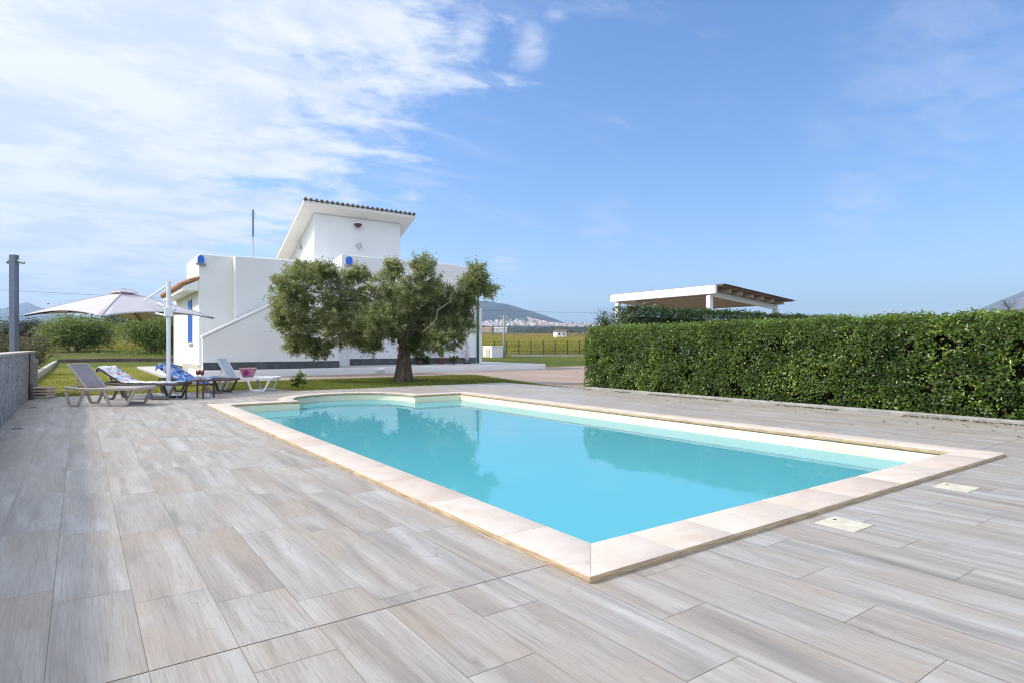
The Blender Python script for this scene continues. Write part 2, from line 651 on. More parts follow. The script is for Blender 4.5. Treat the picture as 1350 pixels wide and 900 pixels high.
def floral(name, ground_c, petals, leaf_c, scale, cut):
    k = NT(name)
    v = k.pos()
    wv = k.noise(v, 6, 3, .6)
    mx = k.n('Mix', data_type='VECTOR')
    mx.inputs[0].default_value = .12
    k.t.links.new(v, mx.inputs[4])
    comb = k.n('CombineXYZ')
    for i in range(3):
        k.t.links.new(wv, comb.inputs[i])
    k.t.links.new(comb.outputs[0], mx.inputs[5])
    vo = k.n('TexVoronoi')
    vo.inputs['Scale'].default_value = scale
    k.t.links.new(mx.outputs[1], vo.inputs['Vector'])
    sep = k.n('SeparateColor')
    k.t.links.new(vo.outputs['Color'], sep.inputs[0])
    pick = k.ramp(sep.outputs[0], [(i / len(petals), c) for i, c in enumerate(petals)], 'CONSTANT')
    mask = k.ramp(vo.outputs['Distance'], [(cut, (1, 1, 1)), (cut + .06, (0, 0, 0))])
    col = k.mix(mask, ground_c, pick)
    v2 = k.n('TexVoronoi')
    v2.inputs['Scale'].default_value = scale * 1.7
    k.t.links.new(mx.outputs[1], v2.inputs['Vector'])
    col = k.mix(k.ramp(v2.outputs['Distance'], [(.2, (1, 1, 1)), (.26, (0, 0, 0))]), col, leaf_c)
    return k.done(k.bsdf(col, .9, 0, k.bump(k.noise(v, 300, 2), .3, .003), .2))


M['white_floral'] = floral('white_floral_towel', (.75, .76, .80), [(.62, .10, .16), (.75, .76, .8), (.10, .22, .50), (.75, .76, .80), (.70, .35, .45), (.25, .5, .65)], (.045, .06, .13), 9, .36)
M['blue_floral'] = floral('blue_floral_towel', (.16, .33, .78), [(.78, .78, .86), (.74, .74, .84), (.20, .55, .85), (.78, .72, .86), (.03, .05, .2), (.24, .20, .60)], (.02, .03, .14), 13, .5)


def basket():
    k = NT('pink_basket')
    v = k.pos()
    vo = k.n('TexVoronoi')
    vo.inputs['Scale'].default_value = 26
    k.t.links.new(v, vo.inputs['Vector'])
    col = k.ramp(vo.outputs['Distance'], [(.2, (.60, .30, .34)), (.6, (.40, .16, .22))])
    return k.done(k.bsdf(col, .8, 0, k.bump(vo.outputs['Distance'], .6, .01), .2))


M['pink_basket'] = basket()
M['magenta'] = plain('magenta', (.36, .02, .18), .7, 0, .3, 30, 0)
M['pink_rim'] = plain('pink_rim', (.60, .38, .36), .7, 0, .1, 30, .1)


def planks(name, a, b, per=.12):
    k = NT(name)
    v = k.pos()
    w = k.n('TexWave', wave_type='BANDS', bands_direction='Y', wave_profile='SAW')
    k.t.links.new(v, w.inputs['Vector'])
    w.inputs['Scale'].default_value = .314 / per
    gap = k.ramp(w.outputs['Fac'], [(.0, (1, 1, 1)), (.08, (0, 0, 0))])
    f = k.noise(k.pos((.6, 8, 1)), 2, 5, .6)
    col = k.mix(gap, k.ramp(f, [(.3, a), (.7, b)]), mul(a, .3))
    return k.done(k.bsdf(col, .6, 0, None, .3))


M['ceiling_planks'] = planks('ceiling_planks', (.19, .13, .085), (.29, .21, .145))


def glassmat():
    k = NT('clear_glass')
    t = k.n('BsdfTransparent')
    g = k.n('BsdfGlossy')
    g.inputs['Roughness'].default_value = .03
    fr = k.n('Fresnel')
    fr.inputs['IOR'].default_value = 1.45
    ms = k.n('MixShader')
    for a, b in ((fr, 0), (t, 1), (g, 2)):
        k.t.links.new(a.outputs[0], ms.inputs[b])
    return k.done(ms.outputs[0])


M['glass'] = glassmat()
M['window_glass'] = plain('window_glass', (.03, .04, .06), .08, 0, .1, 3, 0)

# ------------------------------------------------------------------ foliage
def rand_unit(n):
    v = RNG.normal(size=(n, 3))
    return v / np.linalg.norm(v, axis=1, keepdims=True)


def leaves(name, C, N, length, width, mat, parent=None, rnd=None, fold=.25, jitter=.9, droop=0.0):
    """one small folded leaf at each centre C, its face roughly along N"""
    n = len(C)
    N = N + rand_unit(n) * jitter
    N /= np.linalg.norm(N, axis=1, keepdims=True)
    T = np.cross(N, rand_unit(n))
    T[:, 2] -= droop
    T /= np.linalg.norm(T, axis=1, keepdims=True) + 1e-9
    S = np.cross(T, N)
    S /= np.linalg.norm(S, axis=1, keepdims=True) + 1e-9
    N2 = np.cross(S, T)
    L = (length * RNG.uniform(.65, 1.25, n))[:, None]
    Wd = (width * RNG.uniform(.7, 1.25, n))[:, None]
    base = C - T * L * .5
    tip = C + T * L * .5 - N2 * L * .1
    a = C + S * Wd * .5 + N2 * Wd * fold
    b = C - S * Wd * .5 + N2 * Wd * fold
    V = np.stack([base, a, tip, b], 1).reshape(-1, 3)
    i = np.arange(n) * 4
    F = np.stack([np.stack([i, i + 1, i + 2], 1), np.stack([i, i + 2, i + 3], 1)], 1).reshape(-1, 3)
    if rnd is None:
        rnd = RNG.random(n)
    return np_mesh(name, V, F, mat, parent, np.repeat(np.clip(rnd, 0, 1), 2))


def lobe_points(lobes, clumps_per, leaves_per, clump_r, shell=.55):
    """twig clumps spread through ellipsoid lobes (centre, radii); returns leaf centres, outward normals, clump tone"""
    P, Nn, T = [], [], []
    for c, rad, dens in lobes:
        k = max(3, int(clumps_per * dens))
        u = rand_unit(k)
        rr = RNG.random(k) ** shell
        cc = np.array(c) + u * rr[:, None] * np.array(rad)
        tone = RNG.normal(0, .16, k)
        for q, un, t in zip(cc, u, tone):
            m = int(leaves_per * RNG.uniform(.5, 1.3))
            ax = un + RNG.normal(0, .5, 3)
            ax /= np.linalg.norm(ax)
            s = RNG.normal(0, 1, (m, 1)) * clump_r
            P.append(q + ax * s + RNG.normal(0, clump_r * .42, (m, 3)))
            Nn.append(np.tile(un * .6 + np.array([0, 0, .55]), (m, 1)))
            T.append(np.full(m, t))
    P, Nn, T = np.concatenate(P), np.concatenate(Nn), np.concatenate(T)
    return P, Nn, np.clip(.45 + T + RNG.normal(0, .2, len(P)), 0, 1)


def limb(mb, a, b, r0, r1, wob=.12, n=6, sides=8):
    a, b = Vector(a), Vector(b)
    L = (b - a).length
    pts, rad = [], []
    for i in range(n + 1):
        t = i / n
        p = a.lerp(b, t)
        if 0 < i < n:
            p += Vector((random.uniform(-1, 1), random.uniform(-1, 1), random.uniform(-.5, .5))) * wob * L * .5
        pts.append(p)
        rad.append(r0 + (r1 - r0) * t)
    mb.tube(pts, rad, sides)
    return pts


def shrub_tree(name, label, cat, loc, h, w, leaf, mat, dens=1.0, trunk_h=.25, group=None, open_base=True, nl=9):
    """a bushy tree: short forked trunk and an uneven crown of many leaves"""
    root = empty(name, loc)
    tag(root, label, cat, group)
    lobes = []
    for i in range(nl):
        a = 2 * math.pi * i / nl + random.uniform(-.3, .3)
        q = random.uniform(.15, .72)
        cz = h * random.uniform(.42, .72) if open_base else h * random.uniform(.25, .7)
        rr = random.uniform(.22, .34)
        lobes.append(((math.cos(a) * w * .5 * q, math.sin(a) * w * .5 * q, cz), (w * rr, w * rr, h * random.uniform(.2, .3)), 1.0))
    lobes.append(((0, 0, h * .72), (w * .3, w * .3, h * .26), 1.1))
    P, N, rn = lobe_points(lobes, 26 * dens, 34, leaf * 2.6)
    keep = P[:, 2] > .04 * h
    leaves('crown', P[keep], N[keep], leaf, leaf * .5, mat, root, rn[keep])
    mb = MB()
    for i in range(5):
        a = i * 1.26 + random.uniform(-.3, .3)
        limb(mb, (0, 0, -.1), (math.cos(a) * w * .25, math.sin(a) * w * .25, h * random.uniform(.45, .65)), h * .028, h * .009)
    mb.build('trunk', M['bark'], root, smooth=True)
    return root


# ================================================================== SETTING
# --- ground: one sheet from the patio to the far hills, with a pit where the pool basin sits
def build_ground():
    rad = [0, 2, 4, 6, 8, 10, 12, 14, 16, 18, 20, 23, 26, 30, 34, 38, 42, 47, 52, 58, 65, 74, 85, 100, 120, 145, 175, 210, 260, 320, 400, 500, 650, 850, 1100, 1500, 2000, 2600, 3300, 4200, 5600, 7000]
    na = 180
    V, F = [], []
    for r in rad:
        for i in range(na):
            a = 2 * math.pi * i / na
            x, y = math.cos(a) * r, math.sin(a) * r
            z = terrain(r) - .06
            if r > 60:
                z += (mnoise.noise(Vector((x * .012, y * .012, 3))) * .012) * min(r, 900)
            V.append((x, y, z))
    for j in range(len(rad) - 1):
        for i in range(na):
            q = [j * na + i, j * na + (i + 1) % na, (j + 1) * na + (i + 1) % na, (j + 1) * na + i]
            cx = sum(V[k][0] for k in q) / 4
            cy = sum(V[k][1] for k in q) / 4
            if -.4 < cx < 10.6 and -5 < cy < 15.6:
                continue
            F.append(q)
    o = np_mesh('ground', np.array(V), np.array(F), M['field'], smooth=True)
    tag(o, kind='structure')


build_ground()

# --- pool outline
IX0, IX1, IY0, IY1 = 2.37, 7.55, 2.55, 12.75      # inner edge of the coping
OX0, OX1, OY0, OY1 = 2.02, 7.93, 2.18, 13.10      # its outer edge
BX, BR, BY = 5.0, 1.31, 13.08                     # round bay: centre, radius, start of the arc
DECK_X0, DECK_X1, DECK_Y0 = -.93, 11.28, -9.0


def deck_far(x):
    """far edge of the patio"""
    if x < 4.25: return 17.55
    if x < 4.7: return 17.55 - (x - 4.25) * 2.9
    return 16.24


def in_pool(x, y):
    if OX0 < x < OX1 and OY0 < y < OY1: return True
    if abs(x - BX) < BR + .3 and OY1 <= y < BY: return True
    return y >= BY and (x - BX) ** 2 + (y - BY) ** 2 < (BR + .3) ** 2


def clip_rect(x0, x1, y0, y1, holes):
    """axis-aligned rectangle minus axis-aligned holes -> rectangles"""
    rects = [(x0, x1, y0, y1)]
    for hx0, hx1, hy0, hy1 in holes:
        out = []
        for a, b, c, d in rects:
            if b <= hx0 or a >= hx1 or d <= hy0 or c >= hy1:
                out.append((a, b, c, d))
                continue
            if a < hx0: out.append((a, hx0, c, d))
            if b > hx1: out.append((hx1, b, c, d))
            m0, m1 = max(a, hx0), min(b, hx1)
            if c < hy0: out.append((m0, m1, c, hy0))
            if d > hy1: out.append((m0, m1, hy1, d))
        rects = out
    return rects


LIDS = [(3.92, 4.18, 1.83, 2.10), (5.73, 6.0, 1.81, 2.08)]


def build_deck():
    holes = [(OX0, OX1, OY0, OY1), (BX - BR - .28, BX + BR + .28, OY1 - .01, BY + .02)]
    n = 8
    for i in range(n):                               # strips of the round bay
        t0, t1 = i / n, (i + 1) / n
        w = (BR + .28) * math.sqrt(max(0, 1 - t0 * t0)) - .03
        if w > 0:
            holes.append((BX - w, BX + w, BY + (BR + .28) * t0, BY + (BR + .28) * t1 - .005))
    holes += LIDS
    me = bpy.data.meshes.new('patio_deck')
    V, F, UV, RN = [], [], [], []
    g = .0013
    PW, PL = .30, 1.2
    k0 = int(math.floor((DECK_X0 - .2) / PW))
    k1 = int(math.ceil((DECK_X1 - .2) / PW))
    for k in range(k0, k1):
        xa, xb = max(.2 + k * PW, DECK_X0), min(.2 + (k + 1) * PW, DECK_X1)
        if xb - xa < .02: continue
        far = min(deck_far(xa), deck_far(xb))
        for seg, (ylo, yhi, off) in enumerate(((DECK_Y0, 2.497, 3.1 + .37 * k), (2.502, far, 3.4 - .2 * (k + 1)))):
            j = math.floor((ylo - off) / PL)
            while off + j * PL < yhi:
                ya, yb = max(off + j * PL, ylo), min(off + (j + 1) * PL, yhi)
                j += 1
                if yb - ya < .01: continue
                ru, rv, rn = random.uniform(0, 90), random.uniform(0, 90), random.random()
                for (a, b, c, d) in clip_rect(xa + g, xb - g, ya + g, yb - g, holes):
                    if b - a < .004 or d - c < .004: continue
                    i0 = len(V)
                    V += [(a, c, 0), (b, c, 0), (b, d, 0), (a, d, 0)]
                    F.append((i0, i0 + 1, i0 + 2, i0 + 3))
                    UV += [(c - ya + ru, a - xa + rv), (c - ya + ru, b - xa + rv), (d - ya + ru, b - xa + rv), (d - ya + ru, a - xa + rv)]
                    RN.append(rn)
    me.from_pydata(V, [], F)
    uv = me.uv_layers.new(name='UVMap')
    uv.data.foreach_set('uv', np.array(UV, dtype=np.float32).ravel())
    at = me.attributes.new('rnd', 'FLOAT', 'FACE')
    at.data.foreach_set('value', np.array(RN, dtype=np.float32))
    o = link_mesh('patio_deck', me, M['deck'])
    tag(o, kind='structure')
    mb = MB()                                        # mortar bed under the tiles
    for a, b, c, d in clip_rect(DECK_X0, DECK_X1, DECK_Y0, 16.24, holes[:-2]) + [(DECK_X0, 4.25, 16.24, 17.55)]:
        mb.quad((a, c, -.0022), (b, c, -.0022), (b, d, -.0022), (a, d, -.0022))
    mb.quad((4.25, 16.24, -.0022), (4.7, 16.24, -.0022), (4.26, 17.55, -.0022), (4.25, 17.55, -.0022))
    for (x0, y0, x1, y1) in ((DECK_X0, 17.55, 4.25, 17.55), (4.7, 16.24, DECK_X1, 16.24), (DECK_X1, DECK_Y0, DECK_X1, 16.24)):
        mb.quad((x0, y0, -.0022), (x1, y1, -.0022), (x1, y1, -.3), (x0, y0, -.3))
    tag(mb.build('deck_bed', M['grout']), kind='structure')


build_deck()


# --- swimming pool
def build_pool():
    root = empty('swimming_pool', (5.0, 7.6, 0))
    tag(root, 'rectangular turquoise swimming pool with rounded step bay and pale sandstone edging', 'swimming pool')
    off = Vector((5.0, 7.6, 0))

    def rel(o):
        o.parent = root
        o.matrix_parent_inverse = Matrix.Translation(-off)
        return o
    zb, zt = -.95, -.012
    x0, x1, y0, y1 = IX0 + .035, IX1 - .035, IY0 + .035, IY1 - .035
    r = BR - .0
    arc = [(BX + r * math.cos(R(t)), BY + r * math.sin(R(t))) for t in np.linspace(0, 180, 41)]
    outline = [(x0, y0), (x1, y0), (x1, y1), (BX + r, y1)] + arc + [(BX - r, y1), (x0, y1)]
    mb = MB()
    n = len(outline)
    for i in range(n):
        a, b = outline[i], outline[(i + 1) % n]
        mb.quad((*a, zb), (*b, zb), (*b, zt), (*a, zt))
    vs = [mb.bm.verts.new((*q, zb)) for q in outline]
    mb._face(vs)
    rel(mb.build('basin', M['liner']))
    for k, (rr, z) in enumerate(((1.24, -.32), (.92, -.50), (.62, -.70))):        # rounded steps in the bay
        mb = MB()
        pts = [(BX + rr * math.cos(R(t)), BY - .1 * k + rr * math.sin(R(t))) for t in np.linspace(0, 180, 31)]
        w = 1.24 - .3 * k
        front = [(BX - w, y1 - .75 + .3 * k * .5 - .0), ]
        # each step is a rounded tread that grows towards the pool
        tread = [(BX + (1.27 - 0) * math.cos(R(t)), BY + 1.27 * math.sin(R(t))) for t in np.linspace(0, 180, 31)]
        yy = BY + .55 - .45 * k
        bow = [(BX + 1.27 * math.cos(R(t)), yy - .35 * math.sin(R(t))) for t in np.linspace(180, 360, 17)]
        bow = [(BX - 1.27 + 2.54 * i / 16, yy - .30 * math.sin(math.pi * i / 16)) for i in range(17)]
        poly = [p for p in tread if p[1] >= yy] + bow
        mb.prism(poly, 'z', zb, z)
        rel(mb.build('step', M['liner']))
    # coping: separate stones in one rim
    me_parts = []
    V, F, RN = [], [], []

    def stone(p):
        i0 = len(V)
        V.extend(p)
        for f in ((3, 2, 1, 0), (4, 5, 6, 7), (0, 1, 5, 4), (1, 2, 6, 5), (2, 3, 7, 6), (3, 0, 4, 7)):
            F.append([i0 + k for k in f])
        RN.extend([random.random()] * 6)

    def quadstone(c0, c1, c2, c3, za=.0, zb_=.036):
        stone([(*c0, za), (*c1, za), (*c2, za), (*c3, za), (*c0, zb_), (*c1, zb_), (*c2, zb_), (*c3, zb_)])
    g = .0003
    lo = -.006

    def run(p0, p1, q0, q1, lens):
        """stones between an outer edge p0-p1 and an inner edge q0-q1"""
        L = (Vector(p1) - Vector(p0)).length
        t = 0
        while t < L - .05:
            s = random.choice(lens) * random.uniform(.85, 1.15)
            if L - t - s < .25: s = L - t
            a, b = (t + g) / L, (t + s - g) / L
            f = lambda u, v, k: tuple(Vector(u).lerp(Vector(v), k))

            def across(k):                           # square across the rim, mitred only at the corners
                o_, i0, i1 = Vector(f(p0, p1, k)), Vector(q0), Vector(q1)
                if k < .004 or k > .996: return f(q0, q1, round(k))
                u = (o_ - i0).dot(i1 - i0) / (i1 - i0).length_squared
                return f(q0, q1, min(1, max(0, u)))
            quadstone(f(p0, p1, a), f(p0, p1, b), across(b), across(a), lo, .036)
            t += s
    run((OX0, OY0), (OX0, OY1), (IX0, IY0), (IX0, IY1), [.5, .7, .85])
    run((OX1, OY0), (OX0, OY0), (IX1, IY0), (IX0, IY0), [.55, .75, .9])
    run((OX1, OY1), (OX1, OY0), (IX1, IY1), (IX1, IY0), [.5, .6, .7])
    for (xa, xb) in ((OX0, BX - BR), (BX + BR, OX1)):
        xi0, xi1 = (IX0, BX - BR) if xa == OX0 else (BX + BR, IX1)
        run((xa, OY1), (xb, OY1), (xi0, IY1), (xi1, IY1), [.5, .6])
    for s in (-1, 1):
        xo, xi = BX + s * (BR + .28), BX + s * (BR - .02)
        quadstone((xo, OY1 + g), (xi, OY1 + g - .35), (xi, BY), (xo, BY), lo, .0365)
    k = 14
    for i in range(k):
        a0, a1 = math.pi * i / k, math.pi * (i + 1) / k
        am = (a0 + a1) / 2
        for (u, v) in ((a0 + .002, am), (am, a1 - .002)):
            ro, ri = BR + .28, BR - .02
            quadstone((BX + ro * math.cos(u), BY + ro * math.sin(u)), (BX + ri * math.cos(u), BY + ri * math.sin(u)),
                      (BX + ri * math.cos(v), BY + ri * math.sin(v)), (BX + ro * math.cos(v), BY + ro * math.sin(v)), lo, .036)
    o = np_mesh('coping', np.array(V), np.array(F), M['sandstone'], None, RN)
    bm = bmesh.new()
    bm.from_mesh(o.data)
    bmesh.ops.recalc_face_normals(bm, faces=bm.faces)
    bm.to_mesh(o.data)
    bm.free()
    m = o.modifiers.new('bevel', 'BEVEL')
    m.width, m.segments = .0035, 2
    rel(o)
    # water: fills the basin, its edge tucked into the walls
    mb = MB()
    e = .012
    arc = [(BX + (r + e) * math.cos(R(t)), BY + (r + e) * math.sin(R(t))) for t in np.linspace(0, 180, 41)]
    out = [(x0 - e, y0 - e), (x1 + e, y0 - e), (x1 + e, y1 + e), (BX + r + e, y1 + e)] + arc + [(BX - r - e, y1 + e), (x0 - e, y1 + e)]
    mb.prism(out, 'z', zb - .02, -.135)
    tag(mb.build('water', M['water']), kind='structure')


build_pool()

for i, (a, b, c, d) in enumerate(LIDS):
    t = empty('skimmer_lid', ((a + b) / 2, (c + d) / 2, 0))
    tag(t, ('square cream access lid in the deck, the nearer of two beside the pool edge', 'square cream access lid in the deck, the farther of two beside the pool edge')[i], 'access lid', 'cream lids set in the deck')
    w, h = (b - a) / 2 - .006, (d - c) / 2 - .006
    MB().box(-w, w, -h, h, -.011, .003).build('lid', M['cream_lid'], t, .003)
    MB().box(w * .3, w * .42, h * .55, h * .67, .002, .0065).build('finger_hole', M['dark_iron'], t)
    mb = MB()
    mb.box(-w - .006, w + .006, -h - .006, h + .006, -.03, -.012)
    mb.build('frame', M['dark_iron'], t)

for i, (px, py) in enumerate(((42.5, 537), (23, 564.5))):
    d = FOC * EYE / (py - HZ)
    t = empty('floor_drain', ground(px, d))
    tag(t, ('small dark slot drain in the deck near the broom', 'small dark slot drain in the deck beside the stone wall, the nearer one')[i], 'drain', 'drains along the stone wall')
    mb = MB()
    mb.box(-.06, .06, -.06, .06, .0015, .004)
    mb.build('plate', M['dark_iron'], t)
    mb = MB()
    for k in range(5):
        mb.box(-.05, .05, -.045 + k * .02, -.036 + k * .02, .0042, .007)
    mb.build('grate', M['grey_metal'], t)


# --- grass strip with the olive, lawn, pavers
def flat(name, poly, z, mat, kind='structure'):
    mb = MB()
    mb._face([mb.bm.verts.new((x, y, z)) for x, y in poly])
    return tag(mb.build(name, mat), kind=kind)


STRIP = [(4.3, 17.5), (4.7, 16.26), (11.25, 16.26), (11.35, 12.4), (11.6, 14.6), (12.2, 17.0), (13.0, 19.6), (13.4, 21.2), (12.6, 21.9), (10, 21.6), (3.4, 21.5), (3.2, 17.6)]
LAWN = [(-1.2, 17.57), (4.24, 17.57), (3.1, 17.7), (3.2, 21.5), (2.9, 24.6), (2.5, 26.5), (2.55, 40.2), (4.0, 40.3), (40, 40), (40, 50.8), (-1.2, 50.8)]
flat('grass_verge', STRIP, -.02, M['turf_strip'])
flat('lawn', LAWN, -.026, M['lawn'])
flat('paved_drive', [(3.2, 21.45), (13.3, 21.45), (11.3, 12.0), (12.0, 12.0), (14, 12.2), (33, 12.2), (33, 28.2), (20.35, 28.2), (20.35, 25.35), (3.1, 25.35)], -.032, M['pavers'])
mb = MB()
mb.bar((3.3, 21.53, -.02), (12.6, 21.75, -.02), .07, .06)
mb.bar((12.6, 21.75, -.02), (13.35, 21.1, -.02), .07, .06)
mb.bar((13.35, 21.1, -.02), (12.2, 17.0, -.02), .07, .06)
mb.bar((12.2, 17.0, -.02), (11.33, 12.5, -.02), .07, .06)
tag(mb.build('verge_kerb', M['concrete']), kind='structure')


def inside(poly, x, y):
    c = np.zeros(len(x), bool)
    n = len(poly)
    for i in range(n):
        (ax, ay), (bx, by) = poly[i], poly[i - 1]
        if ay == by: continue
        t = ((ay > y) != (by > y)) & (x < (bx - ax) * (y - ay) / (by - ay) + ax)
        c ^= t
    return c


def blades(name, poly, n, h, w, mat, z=-.02, weight=None):
    xs = np.array([p[0] for p in poly])
    ys = np.array([p[1] for p in poly])
    x = RNG.uniform(xs.min(), xs.max(), n * 3)
    y = RNG.uniform(ys.min(), ys.max(), n * 3)
    k = inside(poly, x, y)
    if weight is not None:
        k &= RNG.random(len(x)) < weight(x, y)
    x, y = x[k][:n], y[k][:n]
    n = len(x)
    a = RNG.uniform(0, 2 * math.pi, n)
    hh = h * RNG.uniform(.4, 1.2, n)
    dx, dy = np.cos(a) * w / 2, np.sin(a) * w / 2
    lx, ly = RNG.normal(0, .45, n) * hh, RNG.normal(0, .45, n) * hh
    A = np.stack([x - dx, y - dy, np.full(n, z)], 1)
    B = np.stack([x + dx, y + dy, np.full(n, z)], 1)
    T = np.stack([x + lx, y + ly, z + hh], 1)
    V = np.stack([A, B, T], 1).reshape(-1, 3)
    F = np.arange(n * 3).reshape(-1, 3)
    return tag(np_mesh(name, V, F, mat, None, RNG.random(n)), kind='stuff')


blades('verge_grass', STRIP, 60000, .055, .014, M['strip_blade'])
blades('lawn_grass', LAWN, 90000, .06, .022, M['grass_blade'], -.026, lambda x, y: np.where(y < 26, 1.0, np.where(y < 36, .5, .2)))

# --- kerbs of the lawn
mb = MB()
mb.box(-1.42, -1.22, 19.9, 51.1, -.1, .22)
for i in range(31):
    pass
tag(mb.build('lawn_kerb', M['pale_stone'], None, .03), 'long pale stone kerb running back along the left edge of the lawn', 'kerb')
mb = MB()
mb.box(-1.2, 40, 50.9, 51.2, -.1, .34)
tag(mb.build('garden_kerb', M['dark_kerb'], None, .03), 'low dark grey kerb wall closing the far end of the lawn', 'kerb')

# --- cladded wall on the left
root = empty('garden_wall', (-1.05, 5, 0))
tag(root, 'low garden wall clad in grey split stone with pale cap', 'wall')
o = MB().box(-.13, .13, -14, 14.72, -.1, 1.0).build('wall', M['cladding'], root)
MB().box(-.15, .15, -14.02, 14.75, 1.002, 1.05).build('cap', M['pale_stone'], root, .008)
# stone post at its end
t = empty('stone_post', ground(43.5, 14.4))
tag(t, 'pale square stone post standing at the end of the clad wall', 'post')
MB().box(-.09, .09, -.09, .09, 0, .78).build('shaft', M['pale_stone'], t, .01)
MB().box(-.105, .105, -.105, .105, .782, .86).build('cap', M['pale_stone'], t, .012)
# broom
t = empty('broom', ground(38.5, 13.35), R(-30))
tag(t, 'dark broom leaning against the end of the stone wall, bristles down', 'broom')
MB().tube([(0, 0, .34), (-.05, .10, 1.02)], .012, 8).build('handle', M['dark_iron'], t)
mb = MB()
mb.prism([(-.05, 0.0), (.10, 0.0), (.05, .36), (-.0, .36)], 'y', -.04, .03)
mb.build('brush', M['dark_plastic'], t, .012)
# bundle of wooden slats
t = empty('plank_bundle', ground(57, 13.9), -ANG)
tag(t, 'small stack of pale wooden boards lying on the deck by the stone post', 'wood stack')
for k in range(4):
    MB().box(-.2 + random.uniform(-.02, .02), .2 + random.uniform(-.02, .02), -.16, .16, .004 + k * .066, .042 + k * .066).build('board', M['raw_wood'], t, .006)
mb = MB()
for sx in (-.15, .15):
    for k in range(3):
        mb.box(sx - .02, sx + .02, -.12, .12, .0425 + k * .066, .0695 + k * .066)
mb.build('spacer', M['raw_wood'], t)

# --- grey lamp post with floodlight
t = empty('lamp_post', ground(18.5, 14.7), -ANG)
tag(t, 'tall square grey post with small floodlights behind the stone wall', 'lamp post')
MB().box(-.07, .07, -.07, .07, -.1, 3.37).build('pole', M['grey_metal'], t, .008)
for sx in (-1, 1):
    mb = MB()
    dirv = Vector((1, 0, 0)) * sx
    mb.bar(Vector((0, 0, 3.22)) + dirv * .07, Vector((0, 0, 3.24)) + dirv * .13, .04, .03)
    a = mb.build('bracket', M['alu'], t)
    mb = MB()
    mb.tube([Vector((0, 0, 3.22)) + dirv * .12, Vector((0, 0, 3.17)) + dirv * (.25 if sx > 0 else .17)], [.05, .035], 10)
    mb.build('floodlight', M['alu'], t, .005)


# ------------------------------------------------------------------ hedges
def hedge(name, label, x0, x1, y0, y1, h, n, leaf, mat, group=None, front='x0', top_var=.07, depth=.3):
    root = empty(name, ((x0 + x1) / 2, (y0 + y1) / 2, 0))
    tag(root, label, 'hedge', group)
    L = {'x': x1 - x0, 'y': y1 - y0}
    areas = {'x0': L['y'] * h, 'x1': L['y'] * h * .35, 'y0': L['x'] * h, 'y1': L['x'] * h, 'top': L['x'] * L['y'] * .9}
    if front == 'y0':
        areas['x1'] = L['y'] * h
        areas['y1'] *= .35
    tot = sum(areas.values())
    C, N = [], []
    for k, a in areas.items():
        m = int(n * a / tot)
        u, v = RNG.random(m), RNG.random(m)
        dep = np.abs(RNG.normal(0, depth * .45, m)) - .04
        if k in ('x0', 'x1'):
            s = 1 if k == 'x0' else -1
            p = np.stack([np.where(s > 0, x0, x1) + s * dep, y0 + u * (y1 - y0), .03 + v * h], 1)
            nn = np.tile([-s, 0, .35], (m, 1))
        elif k in ('y0', 'y1'):
            s = 1 if k == 'y0' else -1
            p = np.stack([x0 + u * (x1 - x0), np.where(s > 0, y0, y1) + s * dep, .03 + v * h], 1)
            nn = np.tile([0, -s, .35], (m, 1))
        else:
            p = np.stack([x0 + u * (x1 - x0), y0 + v * (y1 - y0), h - dep], 1)
            nn = np.tile([0, 0, 1.0], (m, 1))
        C.append(p)
        N.append(nn)
    C, N = np.concatenate(C), np.concatenate(N).astype(float)
    # undulating clipped surface, rounded upper edge
    off = np.empty(len(C))
    gap = np.empty(len(C))
    for i, p in enumerate(C):
        off[i] = mnoise.noise(Vector(p * 1.3)) * .09 + mnoise.noise(Vector(p * 4.2)) * .06
        gap[i] = mnoise.noise(Vector(p * 3.1 + 20))
    un = N / np.linalg.norm(N, axis=1, keepdims=True)
    C -= un * off[:, None]
    top = C[:, 2] > h - .3
    C[top, 0] += np.where(C[top, 0] < (x0 + x1) / 2, 1, -1) * (C[top, 2] - h + .3) * .25
    spr = C[:, 2] > h - .08
    C[spr, 2] += np.abs(RNG.normal(0, top_var, spr.sum()))
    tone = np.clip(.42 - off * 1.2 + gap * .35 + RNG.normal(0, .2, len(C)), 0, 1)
    keep = ~((gap > .27) & (RNG.random(len(C)) < .82))
    C, N, tone = C[keep], N[keep], tone[keep]
    rel = np.array(root.location)
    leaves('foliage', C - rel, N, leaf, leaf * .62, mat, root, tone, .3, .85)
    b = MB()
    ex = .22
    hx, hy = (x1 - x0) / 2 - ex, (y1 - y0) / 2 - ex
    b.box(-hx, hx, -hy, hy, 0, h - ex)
    b.build('shade_core', M['hedge_core'], root)  # solid box, the hedge's inner shade painted in as near-black
    # woody stems at the foot
    return root


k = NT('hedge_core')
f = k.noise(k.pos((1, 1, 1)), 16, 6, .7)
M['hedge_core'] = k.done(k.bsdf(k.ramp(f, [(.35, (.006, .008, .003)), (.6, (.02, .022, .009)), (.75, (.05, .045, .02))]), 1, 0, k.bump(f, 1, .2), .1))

hedge('clipped_hedge', 'long clipped glossy green hedge running beside the pool deck', 11.5, 12.75, -4.0, 12.65, 1.61, 145000, .060, M['hedge_leaf'], None, 'x0', .045)
mb = MB()
mb.box(11.29, 11.45, -9, 12.35, -.05, .06)
tag(mb.build('hedge_kerb', M['concrete'], None, .015), 'pale kerb along the foot of the clipped hedge', 'kerb')
hedge('back_hedge', 'darker taller hedge in front of the white pergola', 13.7, 27, 12.9, 13.8, 2.3, 56000, .075, M['hedge_leaf_back'], None, 'y0', .06)

